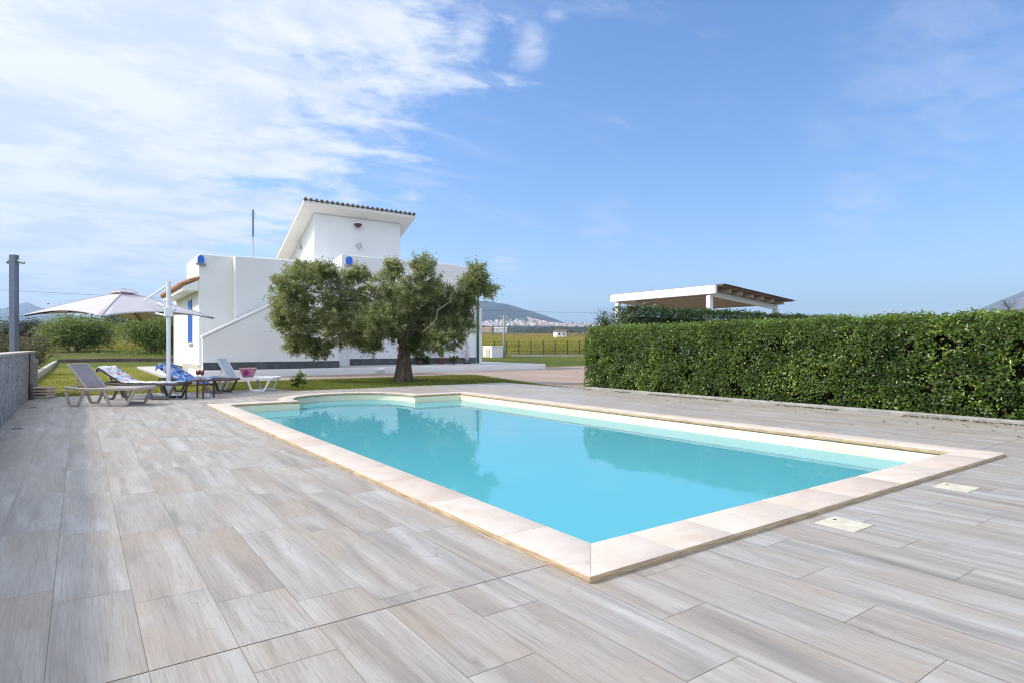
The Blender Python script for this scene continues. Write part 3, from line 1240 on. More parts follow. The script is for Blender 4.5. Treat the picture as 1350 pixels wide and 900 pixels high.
n = 1500
yy = RNG.uniform(-2, 12.2, n)
xx = 11.27 - np.abs(RNG.normal(0, .09, n)) - (RNG.random(n) < .06) * RNG.random(n) * 1.5
kk = np.array([mnoise.noise(Vector((0, y * .9, 5))) for y in yy]) > -.05
CC = np.stack([xx, yy, np.full(n, .012)], 1)[kk]
tag(leaves('leaf_litter', CC, np.tile([0, 0, 2.5], (len(CC), 1)), .05, .03, M['dry_leaf'], None, None, .2, .5), kind='stuff')

# ------------------------------------------------------------------ olive tree
def olive():
    base = ground(532.5, 20.2)
    root = empty('olive_tree', base)
    tag(root, 'broad old olive tree on the grass verge in front of the white house', 'tree')
    d0 = 20.2
    Rt, Fw = np.array([CA, -SA, 0]), np.array([SA, CA, 0])

    def P(px, py, dd=0):
        return Rt * ((px - 532.5) / FOC * d0) + Fw * dd + np.array([0, 0, EYE + (HZ - py) * d0 / FOC])
    spec = [(408, 385, 38, 36, 1), (398, 425, 36, 32, .9), (432, 425, 40, 38, 1), (388, 452, 22, 18, .5), (420, 458, 24, 14, .45), (450, 398, 44, 44, 1.1),
            (470, 436, 34, 26, .8), (505, 392, 44, 38, 1.1), (512, 428, 40, 30, 1), (548, 420, 46, 40, 1.2), (560, 388, 42, 34, 1.1), (590, 412, 40, 34, 1),
            (585, 446, 36, 20, .7), (612, 390, 26, 26, .7), (628, 368, 16, 22, .4), (640, 382, 12, 14, .25), (565, 356, 18, 18, .38), (522, 358, 14, 16, .3),
            (402, 356, 24, 14, .4), (478, 366, 20, 12, .35), (436, 360, 22, 12, .35), (545, 450, 34, 18, .6), (608, 430, 24, 22, .5), (494, 455, 16, 12, .25), (376, 405, 14, 30, .3)]
    lobes = []
    for i, (px, py, rx, ry, de) in enumerate(spec):
        dd = random.uniform(-1.5, 1.3) * (1 if de > .6 else .6)
        c = P(px, py, dd)
        rx, ry = rx * .84 / FOC * d0, ry * .88 / FOC * d0
        lobes.append((c, (rx, max(rx * .95, .5), ry), de))
    Pt, N, rn = lobe_points(lobes, 165, 58, .10, .45)
    leaves('crown', Pt, N, .095, .03, M['olive_leaf'], root, rn, .15, 1.0, .15)
    mb = MB()
    # gnarled trunk
    pts = [(0, 0, -.12), (-.02, .0, .2), (.0, .02, .5), (-.03, .03, .9), (-.02, .05, 1.3), (.02, .03, 1.62)]
    mb.tube(pts, [.34, .25, .195, .175, .185, .2], 16)
    for a, rr in ((.3, .30), (1.6, .26), (2.9, .33), (4.2, .28), (5.3, .27)):
        mb.tube([(math.cos(a) * rr * 1.0, math.sin(a) * rr * 1.0, -.06), (math.cos(a) * .22, math.sin(a) * .22, .22), (math.cos(a + .3) * .13, math.sin(a + .3) * .13, .8), (math.cos(a + .6) * .1, math.sin(a + .6) * .1, 1.5)], [.10, .095, .085, .075], 8)
    o = mb.build('trunk', M['bark'], root, smooth=True)
    mb = MB()
    for (c, rad, de) in lobes:
        if de < .3: continue
        mid = Vector((c[0] * .35, c[1] * .35, 1.5 + (c[2] - 1.5) * .45 + .25))
        a = limb(mb, (c[0] * .04, c[1] * .04, 1.45), mid, .055 * min(de, 1) + .015, .03, .2, 5)
        limb(mb, mid, c, .03, .01, .2, 5)
        for q in range(3):
            e = Vector(c) + Vector(rand_unit(1)[0]) * float(min(rad)) * .8
            limb(mb, c, e, .02, .006, .1, 3, 5)
    limb(mb, P(572, 432, -1.9) * .9, P(618, 376, -1.5), .022, .008, .1, 7)
    mb.build('limbs', M['bark_light'], root, smooth=True)


M['bark_light'] = plain('bark_light', (.17, .15, .125), .9, 0, .4, 14, .5)
olive()

# small shrub on the verge
t = empty('small_shrub', ground(393, 17.0))
tag(t, 'small leafy green shrub on the grass verge left of the olive tree', 'shrub')
P_, N_, rn = lobe_points([((0, 0, .2), (.2, .2, .18), 1), ((.06, .05, .36), (.1, .1, .1), .4), ((-.12, 0, .12), (.12, .12, .1), .4)], 30, 16, .045)
leaves('foliage', P_, N_, .075, .034, M['citrus_leaf'], t, rn)
mb = MB()
for i in range(5):
    limb(mb, (0, 0, -.03), (random.uniform(-.12, .12), random.uniform(-.12, .12), .3), .008, .003, .1, 3, 5)
mb.build('stems', M['bark'], t)


# ------------------------------------------------------------------ house
def house():
    root = empty('villa', (3.8, 25.9, 0))
    tag(root, 'white flat roofed villa with outside stair and tiled roof tower', 'house')
    inv = Matrix.Translation(-Vector((3.8, 25.9, 0)))

    def put(o):
        o.parent = root
        o.matrix_parent_inverse = inv
        return o
    YL, YS, YF, YB = 27.0, 26.5, 28.6, 40.0     # left block, stair block, main facade, back
    X0 = x_on(262, YL)
    XS = x_on(310, YS)
    XD = x_on(424, YF)
    XM = x_on(457, YF)
    XE = x_on(628, YF)
    ZP1, ZP2, ZF = 4.86, 5.6, .25
    ZR1, ZR2 = 4.1, 4.9
    wall = MB()
    # left block: front and side walls rise past the flat roof as its parapet
    wall.prism([(X0, YL), (XS + .3, YL), (XS + .3, YL + .22), (X0 + .22, YL + .22), (X0 + .22, 30.4), (X0, 30.4)], 'z', ZF, ZP1)
    wall.box(X0 + .004, XS + .3, YL + .1, 35.0, ZF, ZR1)
    # stair block, standing proud of the left block
    wall.prism([(XS, YS), (XD, YS), (XD, YS + .24), (XS + .22, YS + .24), (XS + .22, YL + .5), (XS, YL + .5)], 'z', ZF, ZP1 - .03)
    wall.box(XS + .1, XD - .02, YS + .1, 33.0, ZF, ZR1 - .01)
    # main block
    wall.prism([(XD - .05, ZF), (XE, ZF), (XE, ZP2 - .22), (XE - .5, ZP2 - .1), (XE - 1.6, ZP2), (XM, ZP2), (XM, ZP1 + .12), (XD - .05, ZP1 + .12)], 'y', YF, YF + .24)
    wall.box(XD - .05, XE - .004, YF + .1, YB, ZF, ZR2)
    wall.box(XE - .24, XE - .006, YF + .2, YB, ZR2 - .1, ZP2 - .3)
    put(wall.build('wall', M['white_wall'], None, .05, 3))
    # flank parapet of the main block: slopes down to the terrace, sunlit from the left
    f = MB()
    f.prism([(YF + .01, 3.9), (31.6, 3.9), (31.6, 5.2), (30.0, 5.42), (YF + .01, ZP2 + .04)], 'x', XM - .25, XM + .01)
    put(f.build('parapet', M['white_wall'], None, .05, 3))
    # terrace wall seen over the stair block
    f = MB()
    f.box(x_on(363, YS), XD - .02, 30.4, 30.6, 4.08, ZP1 + .52)
    put(f.build('parapet', M['white_wall'], None, .04, 3))
    # outside stair: solid flank wall with a sloping coped top
    YA, YBk = 25.9, YS - .003
    xs0 = x_on(267, YA)
    sl = .53
    x1 = XD - .1
    zt = lambda x: 1.47 + (x - xs0) * sl
    xt = xs0 + (4.5 - 1.47) / sl
    s = MB()
    s.prism([(xs0, .25), (x1, .25), (x1, min(zt(x1), 4.5)), (min(xt, x1), min(zt(x1), 4.5)), (xs0, 1.47)], 'y', YA, YA + .2)
    put(s.build('stair_wall', M['white_wall'], None, .02))
    s = MB()
    n = 18
    for i in range(n):
        xa = xs0 + .05 + i * .3
        if xa + .3 > x1: break
        s.box(xa, x1, YA + .2, YBk, ZF + i * .16, ZF + (i + 1) * .16 - .002)
    put(s.build('stair_treads', M['white_trim']))
    s = MB()
    s.prism([(xs0 - .02, 1.47), (x1, zt(x1)), (x1, zt(x1) + .10), (xs0 - .02, 1.57)], 'y', YA - .03, YA + .32)
    put(s.build('stair_coping', M['white_trim'], None, .015))
    # dark skirting
    b = MB()
    b.box(xs0 + .02, XD - .1, YA - .018, YA - .002, ZF + .004, ZF + .30)
    b.box(x_on(461, YF), XE - .02, YF - .018, YF - .002, ZF + .004, ZF + .32)
    put(b.build('skirting', M['grey_band']))
    b = MB()
    b.box(X0 - .02, X0 - .002, YL + .02, 31.5, ZF - .2, ZF + .18)
    b.box(X0 - .01, xs0 + .0, YA + .24, YL - .01, ZF - .2, ZF + .1)
    put(b.build('plinth', M['pale_stone'], None, .006))
    # tiled awning along the sunlit side
    a = MB()
    ax = x_on(241, YL)
    a.prism([(X0 - .002, 3.38), (ax, 3.36), (ax, 3.52), (X0 - .002, 3.80)], 'y', YL + .02, 34.0)
    put(a.build('awning', M['white_trim'], None, .01))
    a = MB()
    ny = int((34.0 - YL) / .2)
    sx = X0 + .05
    for i in range(ny):
        y = YL - .03 + i * .2
        a.tube([(sx, y + .1, 3.90), (ax + (X0 - ax) * .5, y + .1, 3.78), (ax - .1, y + .1, 3.57)], [.075, .085, .1], 8)
    put(a.build('awning_tiles', M['terracotta'], None, smooth=True))
    # window with blue shutters on the sunlit side
    yw = 28.55
    w = MB()
    w.box(X0 - .03, X0 + .0, yw - .06, yw + 1.0, 1.28, 3.16)
    fr = put(w.build('window', M['white_trim'], None, .01))
    for k, (ya, yb) in enumerate(((yw, yw + .44), (yw + .48, yw + .93))):
        w = MB()
        for i in range(22):
            z = 1.40 + i * .078
            w.box(X0 - .062, X0 - .034, ya + .03, yb - .03, z, z + .06)
        w.box(X0 - .07, X0 - .032, ya, ya + .035, 1.34, 3.12)
        w.box(X0 - .07, X0 - .032, yb - .035, yb, 1.34, 3.12)
        w.box(X0 - .07, X0 - .032, ya + .035, yb - .035, 2.55, 2.6)
        o = w.build('shutter', M['blue_paint'])
        o.parent = fr
    w = MB()
    w.box(X0 - .09, X0 - .03, yw - .1, yw + 1.04, 1.23, 1.276)
    o = w.build('sill', M['pale_stone'])
    o.parent = fr
    # blue round-topped vents in the parapets
    for (cx, y, z0, z1, hw) in ((x_on(264.8, YL - .03), YL - .03, zat(347, 24.2), zat(336.5, 24.2), .12), (x_on(460.5, YF - .03), YF - .03, zat(349.5, 29.5), zat(338.5, 29.5), .16)):
        v = MB()
        pts = [(cx - hw, z0), (cx + hw, z0), (cx + hw, z1 - hw)] + [(cx + hw * math.cos(R(t)), z1 - hw + hw * math.sin(R(t))) for t in range(15, 180, 15)] + [(cx - hw, z1 - hw)]
        v.prism(pts, 'y', y - .02, y + .06)
        vo = put(v.build('blue_niche', M['blue_paint'], None, .008))
        v = MB()
        v.box(cx - hw - .06, cx + hw + .06, y - .07, y + .05, z0 - .07, z0 - .002)
        o = v.build('sill', M['concrete'])
        o.parent = vo
    # white door at the end of the stair block
    xa, xb = x_on(426, YF) + .02, x_on(458, YF)
    dr = MB()
    dr.box(xa, xb, YF - .06, YF - .003, ZF + .003, 2.32)
    dr = put(dr.build('door', M['white_paint'], None, .01))
    w = MB()
    w.box(xa - .07, xa - .002, YF - .08, YF - .003, ZF + .003, 2.42)
    w.box(xb + .002, xb + .07, YF - .08, YF - .003, ZF + .003, 2.42)
    w.box(xa - .002, xb + .002, YF - .08, YF - .003, 2.322, 2.42)
    o = w.build('frame', M['white_trim'])
    o.parent = dr
    w = MB()
    w.tube([(xb - .12, YF - .065, 1.28), (xb - .12, YF - .12, 1.28), (xb - .24, YF - .12, 1.28)], .012, 8)
    o = w.build('handle', M['alu'])
    o.parent = dr
    # tower with a shed roof falling away to the back
    YT = 31.4
    tx0, tx1, ty1 = x_on(414, YT), x_on(528, YT), 36.2
    zt_f = 8.03
    slope = math.tan(R(23.5))
    tz = lambda y: zt_f - (y - YT) * slope
    t = MB()
    t.prism([(YT, ZR1), (ty1, ZR1), (ty1, tz(ty1)), (YT, zt_f)], 'x', tx0, tx1)
    put(t.build('tower', M['white_wall'], None, .02))
    rx0, rx1, ry0, ry1 = tx0 - .72, tx1 + .62, YT - .62, 36.7
    rz = lambda y: zt_f + .02 - (y - YT) * slope
    t = MB()
    t.prism([(ry0, rz(ry0)), (ry1, rz(ry1)), (ry1, rz(ry1) + .17), (ry0, rz(ry0) + .17)], 'x', rx0, rx1)
    rf = put(t.build('roof', M['soffit'], None, .01))
    t = MB()
    nt_ = int((rx1 - rx0 + .02) / .27)
    st = (rx1 - rx0) / nt_
    for i in range(nt_ + 1):
        x = rx0 + .1 + i * (rx1 - rx0 - .2) / nt_
        p = [(x, ry0 - .05, rz(ry0) + .235), (x, (ry0 + ry1) / 2, rz((ry0 + ry1) / 2) + .225), (x, ry1 + .05, rz(ry1) + .215)]
        t.tube(p, [.082, .082, .08], 10)
    for i in range(nt_):
        x = rx0 + .1 + (i + .5) * (rx1 - rx0 - .2) / nt_
        g = []
        for y in (ry0 - .05, ry1 + .03):
            g.append([(x + st * .5 * math.cos(R(a)), y, rz(y) + .24 - .06 * math.sin(R(a))) for a in range(0, 181, 30)])
        t.sheet(g)
    o = t.build('roof_tiles', M['tile_roof'], None, smooth=True)
    o.parent = rf
    # lamp and siren on the tower
    cx = x_on(472, YT)
    w = MB()
    w.lathe([(.02, -.15), (.09, -.1), (.12, .0), (.13, .1), (.1, .11)], (cx + .03, YT - .12, zat(324, 32.6)), 12)
    w.box(cx - .03, cx + .09, YT - .1, YT - .002, zat(325, 32.6) - .02, zat(325, 32.6) + .1)
    put(w.build('wall_lamp', M['alu'], None, smooth=False))
    w = MB()
    w.lathe([(.04, -.13), (.16, -.05), (.2, .02), (.2, .06)], (cx - .05, YT - .15, zat(297.5, 32.6)), 14)
    put(w.build('siren', M['siren']))
    w = MB()
    w.box(cx - .25, cx + .15, YT - .35, YT - .002, zat(297.5, 32.6) + .062, zat(297.5, 32.6) + .12)
    put(w.build('siren_cap', M['white_paint'], None, .01))
    cy = YT + 2.2
    w = MB()
    w.lathe([(.03, -.15), (.09, -.1), (.11, 0), (.12, .1), (.05, .12)], (tx0 - .13, cy, zat(326, 33)), 10)
    put(w.build('wall_lamp', M['alu']))
    # green downpipe and white porch pillar at the far corner
    w = MB()
    w.tube([(XE + .08, YF - .06, ZF + .01), (XE + .08, YF - .06, 4.1)], .055, 10)
    put(w.build('downpipe', M['green_pipe'], None, smooth=True))
    w = MB()
    w.box(XE + .22, XE + .5, YF + .2, YF + .5, ZF + .004, 3.3)
    put(w.build('pillar', M['white_wall'], None, .03))
    return X0, XE, YF


M['siren'] = plain('siren', (.09, .015, .02), .4, 0, .1, 9, 0)
HX0, HXE, HYF = house()

# porch slab and side path
mb = MB()
mb.box(3.7, 20.3, 25.4, 28.595, -.1, .25)
mb.box(HXE + .003, 20.3, 28.6, 40, -.1, .248)
tag(mb.build('porch_floor', M['white_trim'], None, .015), kind='structure')
mb = MB()
mb.quad((3.8, 25.5, .255), (20.2, 25.5, .255), (20.2, 28.5, .255), (3.8, 28.5, .255))
tag(mb.build('porch_paving', M['porch_tile']), kind='structure')
mb = MB()
mb.prism([(2.62, 26.6), (2.75, 25.9), (3.1, 25.45), (3.69, 25.38), (3.69, 40), (2.62, 40)], 'z', -.1, .06)
tag(mb.build('side_path', M['porch_tile'], None, .015), kind='structure')

# aerial on the roof
t = empty('roof_aerial', ground(333.5, 28.5, 4.1))
tag(t, 'thin tall aerial mast standing on the villa roof', 'aerial')
MB().tube([(0, 0, 0), (0, 0, 3.5)], [.035, .025], 8).build('mast', M['alu'], t)
mb = MB()
mb.tube([(0, 0, 2.2), (0, 0, 3.46)], .045, 8)
mb.build('sleeve', M['grey_metal'], t)
mb = MB()
for k in range(3):
    mb.tube([(-.16 * CA, .16 * SA, 3.3 - k * .13), (.16 * CA, -.16 * SA, 3.3 - k * .13)], .008, 6)
mb.build('elements', M['grey_metal'], t)

# pots and things on the porch
def pot(px, Y, label, r, h, fh, fw, mat, tall=False):
    x = x_on(px, Y)
    t = empty('potted_plant', (x, Y, .252))
    tag(t, label, 'potted plant', 'potted plants on the porch')
    mb = MB()
    mb.lathe([(r * .7, 0), (r, h), (r * 1.08, h), (r * 1.08, h * .92), (r * .9, h * .9)], (0, 0, 0), 16)
    mb.build('pot', M['terracotta_pot'], t)
    lob = [((0, 0, h + fh * .5), (fw, fw, fh * .5), 1.0)]
    P_, N_, rn = lobe_points(lob, 26, 14, .06)
    leaves('foliage', P_, N_, .13, .06, mat, t, rn)
    mb = MB()
    for i in range(4):
        limb(mb, (0, 0, h * .8), (random.uniform(-fw, fw) * .5, random.uniform(-fw, fw) * .5, h + fh * .7), .014, .006, .1, 3, 6)
    mb.build('stems', M['bark'], t)


pot(582, 28.1, 'upright plant in a dark clay pot against the villa wall', .17, .32, .75, .16, M['citrus_leaf'])
pot(598, 27.6, 'low spreading plant in a small pot right of the dark clay pot', .1, .16, .22, .26, M['scrub_leaf'])
t = empty('agave_plant', (x_on(554, 28.0), 28.0, .252))
tag(t, 'broad dark green leafy plant by the villa wall just right of the olive trunk', 'plant')
P_, N_, rn = lobe_points([((0, 0, .4), (.28, .28, .38), 1), ((.3, 0, .2), (.25, .2, .2), .6)], 26, 14, .08)
leaves('foliage', P_, N_, .2, .07, M['hedge_leaf_back'], t, rn)
mb = MB()
mb.lathe([(.12, 0), (.17, .22), (.18, .22), (.15, .2)], (0, 0, 0), 14)
mb.build('pot', M['terracotta_pot'], t)
t = empty('folded_parasol', (x_on(615.5, 28.0), 28.0, .252))
tag(t, 'closed white parasol standing against the villa wall', 'parasol')
mb = MB()
mb.lathe([(.05, .15), (.11, .3), (.10, .7), (.06, 1.2), (.02, 1.3)], (0, 0, 0), 10)
mb.build('canopy', M['canvas'], t, smooth=True)
MB().tube([(0, 0, 0), (0, 0, 1.36)], .02, 8).build('pole', M['white_plastic'], t)
MB().lathe([(.2, 0), (.2, .05), (.04, .08)], (0, 0, 0), 14).build('base', M['dark_iron'], t)
# white ground light on the porch kerb
t = empty('garden_spotlight', (x_on(501, 25.2), 25.2, -.03))
tag(t, 'small white spotlight on the ground at the porch edge left of the olive trunk', 'spotlight')
MB().tube([(0, 0, 0), (0, 0, .14)], .015, 8).build('spike', M['white_plastic'], t)
MB().tube([(-.1, 0, .17), (.2, 0, .2)], [.075, .09], 12).build('head', M['white_plastic'], t)


# ------------------------------------------------------------------ pergola
def pergola():
    gx0, gy0 = 21.9, 16.2
    gx1, gy1 = 26.9, 21.6
    root = empty('pergola', (gx0, gy0, 0))
    tag(root, 'white painted timber pergola with sloping boarded roof behind the hedges', 'pergola')
    wx, wy = gx1 - gx0, gy1 - gy0
    zs = lambda x: 3.32 - x * .085          # underside of the rafters
    for (x, y) in ((0, 0), (0, wy), (wx, 0), (wx, wy)):
        MB().box(x - .105, x + .105, y - .105, y + .105, -.05, zs(x) - .002).build('post', M['white_paint'], root, .008)
    # long lit beam and the sloping side beams
    for y in (0, wy):
        MB().bar((-.02, y, zs(0) + .1), (wx + .05, y, zs(wx) + .1), .16, .2).build('beam', M['white_paint'], root, .006)
    for i in range(7):
        x = (wx - .1) * i / 6
        z = zs(x) + .205
        if i == 0:
            MB().box(-.16, -.03, -.4, wy + .4, zs(0) + .06, zs(0) + .42).build('fascia', M['white_paint'], root, .006)
        else:
            MB().bar((x, -.46, z + .085), (x, wy + .4, z + .085), .12, .165).build('rafter', M['rafter'], root, .006)
    mb = MB()
    mb.hexa([(-.015, -.68, zs(-.015) + .385), (wx + .35, -.68, zs(wx + .35) + .385), (wx + .35, wy + .6, zs(wx + .35) + .385), (-.015, wy + .6, zs(-.015) + .385),
             (-.015, -.68, zs(-.015) + .42), (wx + .35, -.68, zs(wx + .35) + .42), (wx + .35, wy + .6, zs(wx + .35) + .42), (-.015, wy + .6, zs(-.015) + .42)])
    rf = mb.build('roof', M['ceiling_planks'], root)
    mb = MB()
    mb.hexa([(-.015, -.75, zs(-.015) + .425), (wx + .4, -.75, zs(wx + .4) + .425), (wx + .4, wy + .66, zs(wx + .4) + .425), (-.015, wy + .66, zs(-.015) + .425),
             (-.015, -.75, zs(-.015) + .45), (wx + .4, -.75, zs(wx + .4) + .45), (wx + .4, wy + .66, zs(wx + .4) + .45), (-.015, wy + .66, zs(-.015) + .45)])
    o = mb.build('roof_sheet', M['roof_sheet'], root)
    for k in range(3):
        MB().lathe([(.1, 0), (.1, .03), (.07, .04)], (.5 + .1 * k, wy - .5 - k * .9, zs(.5) + .345), 12).build('ceiling_lamp', M['white_plastic'], root)
    MB().bar((wx * .5, wy - .03, 2.35), (wx, wy - .03, 2.35), .13, .13).build('rail', M['white_paint'], root)


M['rafter'] = plain('rafter', (.52, .47, .38), .6, 0, .12, 8, .05)
M['roof_sheet'] = plain('roof_sheet', (.09, .10, .11), .6, 0, .15, 6, .05)
pergola()
# loose bushes below the pergola
for i, (px, d, h, w, lab) in enumerate(((795, 24.5, 2.75, 1.3, 'small dark bush behind the hedge end, left of the pergola post'), (832, 20.6, 2.4, 1.4, 'dark bush between the hedge and the left pergola post'))):
    shrub_tree('garden_bush', lab, 'bush', ground(px, d, -.05), h, w, .075, M['hedge_leaf_back'], 1.0, group='bushes by the pergola', open_base=False)

# palm far to the right
def palm():
    d = 60
    root = empty('palm_tree', ground(1333, d, 0))
    tag(root, 'distant palm crown rising over the right end of the clipped hedge', 'palm tree')
    zc = zat(410, d)
    mb = MB()
    mb.tube([(0, 0, -.3), (.05, 0, zc * .5), (0, 0, zc)], [.3, .24, .26], 10)
    mb.build('trunk', M['bark'], root, smooth=True)
    V, F = [], []
    for i in range(34):
        a = random.uniform(0, 2 * math.pi)
        el = random.uniform(-.1, 1.35)
        L = random.uniform(1.3, 1.75)
        dirh = np.array([math.cos(a), math.sin(a), 0])
        prev = None
        for s in range(13):
            t = s / 12
            p = np.array([0, 0, zc]) + dirh * L * math.cos(el) * t + np.array([0, 0, 1]) * (L * math.sin(el) * t - .75 * t * t * (1 - .3 * el))
            side = np.cross(dirh, [0, 0, 1])
            for sg in (-1, 1):
                i0 = len(V)
                q = p + side * sg * .24 * (1 - t * .5) + dirh * .14 + np.array([0, 0, -.06])
                V += [p - dirh * .035, p + dirh * .035, q]
                F.append((i0, i0 + 1, i0 + 2))
    np_mesh('crown', np.array(V), np.array(F), M['palm_leaf'], root, RNG.random(len(F)))


palm()

# ------------------------------------------------------------------ parasol
def parasol():
    root = empty('cantilever_parasol', W(14.1, -7.98))
    tag(root, 'open square off-white cantilever parasol with white pole over the loungers', 'parasol')
    o0 = root.location
    C = W(15.0, -9.6) - o0
    offs = [Vector((-1.91, .73)), Vector((-.73, -1.91)), Vector((1.91, -.73)), Vector((.73, 1.91))]    # near, left, far, right in (d, l)
    cor = [C + Vector((SA * a + CA * b, CA * a - SA * b, 0)) for a, b in offs]
    zc, zt = 1.86, 2.50
    drop = [-.06, .02, .0, .02]
    corn = [Vector((c.x, c.y, zc + dz)) for c, dz in zip(cor, drop)]
    apex = Vector((C.x, C.y, zt))
    n = 14
    mb = MB()
    under = MB()
    for k in range(4):
        a, b = corn[k], corn[(k + 1) % 4]
        grid = []
        for i in range(n + 1):
            t = .06 + .94 * i / n
            row = []
            for j in range(n + 1):
                s = j / n
                e = a.lerp(b, s)
                bow = 4 * s * (1 - s)
                p = apex.lerp(e, t)
                p.z += bow * (.13 * t * t) + .03 * math.sin(math.pi * t)
                inw = (Vector((apex.x, apex.y, 0)) - Vector((e.x, e.y, 0))) * (.07 * bow * t * t)
                p += inw
                p.z += .008 * math.sin(s * 40) * t * abs(s - .5)
                row.append(p)
            grid.append(row)
        mb.sheet(grid)
    bmesh.ops.remove_doubles(mb.bm, verts=mb.bm.verts, dist=.002)
    o = mb.build('canopy', M['canvas'], root, smooth=True)
    so = o.modifiers.new('solid', 'SOLIDIFY')
    so.thickness = .006
    es = MB()                                        # sewn hems along the four ridges
    for k in range(4):
        pts = []
        for i in range(n + 1):
            t = .06 + .94 * i / n
            p = apex.lerp(corn[k], t)
            p.z += .03 * math.sin(math.pi * t) + .006
            pts.append(p)
        es.tube(pts, .012, 6)
    h = es.build('seams', M['canvas_dark'], root)
    v = MB()                                         # small loose vent cap
    for k in range(4):
        a, b = (corn[k] - apex) * .17, (corn[(k + 1) % 4] - apex) * .17
        g = []
        for i in range(6):
            t = i / 5
            g.append([Vector((apex.x, apex.y, zt + .025 - .05 * t * t)) + Vector((q.x, q.y, 0)) * t * .95 for q in [a.lerp(b, s / 6) for s in range(7)]])
        v.sheet(g)
    bmesh.ops.remove_doubles(v.bm, verts=v.bm.verts, dist=.002)
    v = v.build('vent_cap', M['canvas'], root, smooth=True)
    rb = MB()
    for k in range(4):
        rb.tube([Vector((apex.x, apex.y, zt + .085 - .10 * q * q)) + Vector((corn[k].x - apex.x, corn[k].y - apex.y, 0)) * .15 * q for q in (0, .25, .5, .75, 1)], .01, 6)
    rb.build('vent_wires', M['alu'], root)
    for k in range(4):
        rbs = MB()
        p0 = Vector((apex.x, apex.y, zt - .06))
        p1 = corn[k] + Vector((0, 0, -.02))
        rbs.tube([p0, p0.lerp(p1, .5) + Vector((0, 0, -.075)), p1.lerp(p0, .02)], .016, 6)
        rbs.build('rib', M['dark_iron'], root)
        m = (corn[k] + corn[(k + 1) % 4]) / 2
        rbs = MB()
        p1 = p0.lerp(Vector((m.x, m.y, m.z + .03)), .88)
        rbs.tube([p0, p0.lerp(p1, .5) + Vector((0, 0, -.075)), p1], .014, 6)
        rbs.build('rib', M['dark_iron'], root)
    MB().lathe([(.05, -.25), (.07, -.2), (.07, .02)], (apex.x, apex.y, zt - .02), 12).build('hub', M['white_plastic'], root)
    MB().tube([(0, 0, .05), (0, 0, 2.66)], .048, 14).build('pole', M['white_plastic'], root, smooth=False)
    dirv = Vector((C.x, C.y, 0)).normalized()
    mb = MB()
    mb.tube([Vector((0, 0, 2.58)), Vector((0, 0, 2.25)) + Vector((C.x, C.y, 0)) * .52], .026, 10)
    mb.build('stay', M['white_plastic'], root)
    mb = MB()
    mb.tube([Vector((0, 0, 1.86)), Vector((C.x, C.y, 2.12)) * 1.0], .024, 10)
    mb.build('arm', M['white_plastic'], root)
    mb = MB()
    mb.box(-.085, .085, -.085, .085, 1.84, 2.06)
    mb.tube([Vector((-.16 * CA, .16 * SA, 2.03)), Vector((.16 * CA, -.16 * SA, 2.0))], .035, 10)
    mb.tube([Vector((-.12 * CA, .12 * SA, 2.08)), Vector((-.26 * CA, .26 * SA, 2.14))], .04, 10)
    mb.build('clamp', M['white_plastic'], root, .015)
    mb = MB()
    mb.lathe([(.16, .0), (.16, .03), (.09, .07), (.075, .3), (.05, .32)], (0, 0, 0), 16)
    for a in range(2):
        q = a * math.pi / 2 + .3
        u = Vector((math.cos(q), math.sin(q), 0))
        mb.bar(u * -.5 + Vector((0, 0, .02)), u * .5 + Vector((0, 0, .02)), .07, .035)
    mb.build('base', M['white_plastic'], root)


M['canvas_dark'] = plain('canvas_seam', (.55, .52, .53), .9, 0, .05, 9, 0)
parasol()


# ------------------------------------------------------------------ sun loungers
LL, LWD, SEAT = 1.62, .64, .345


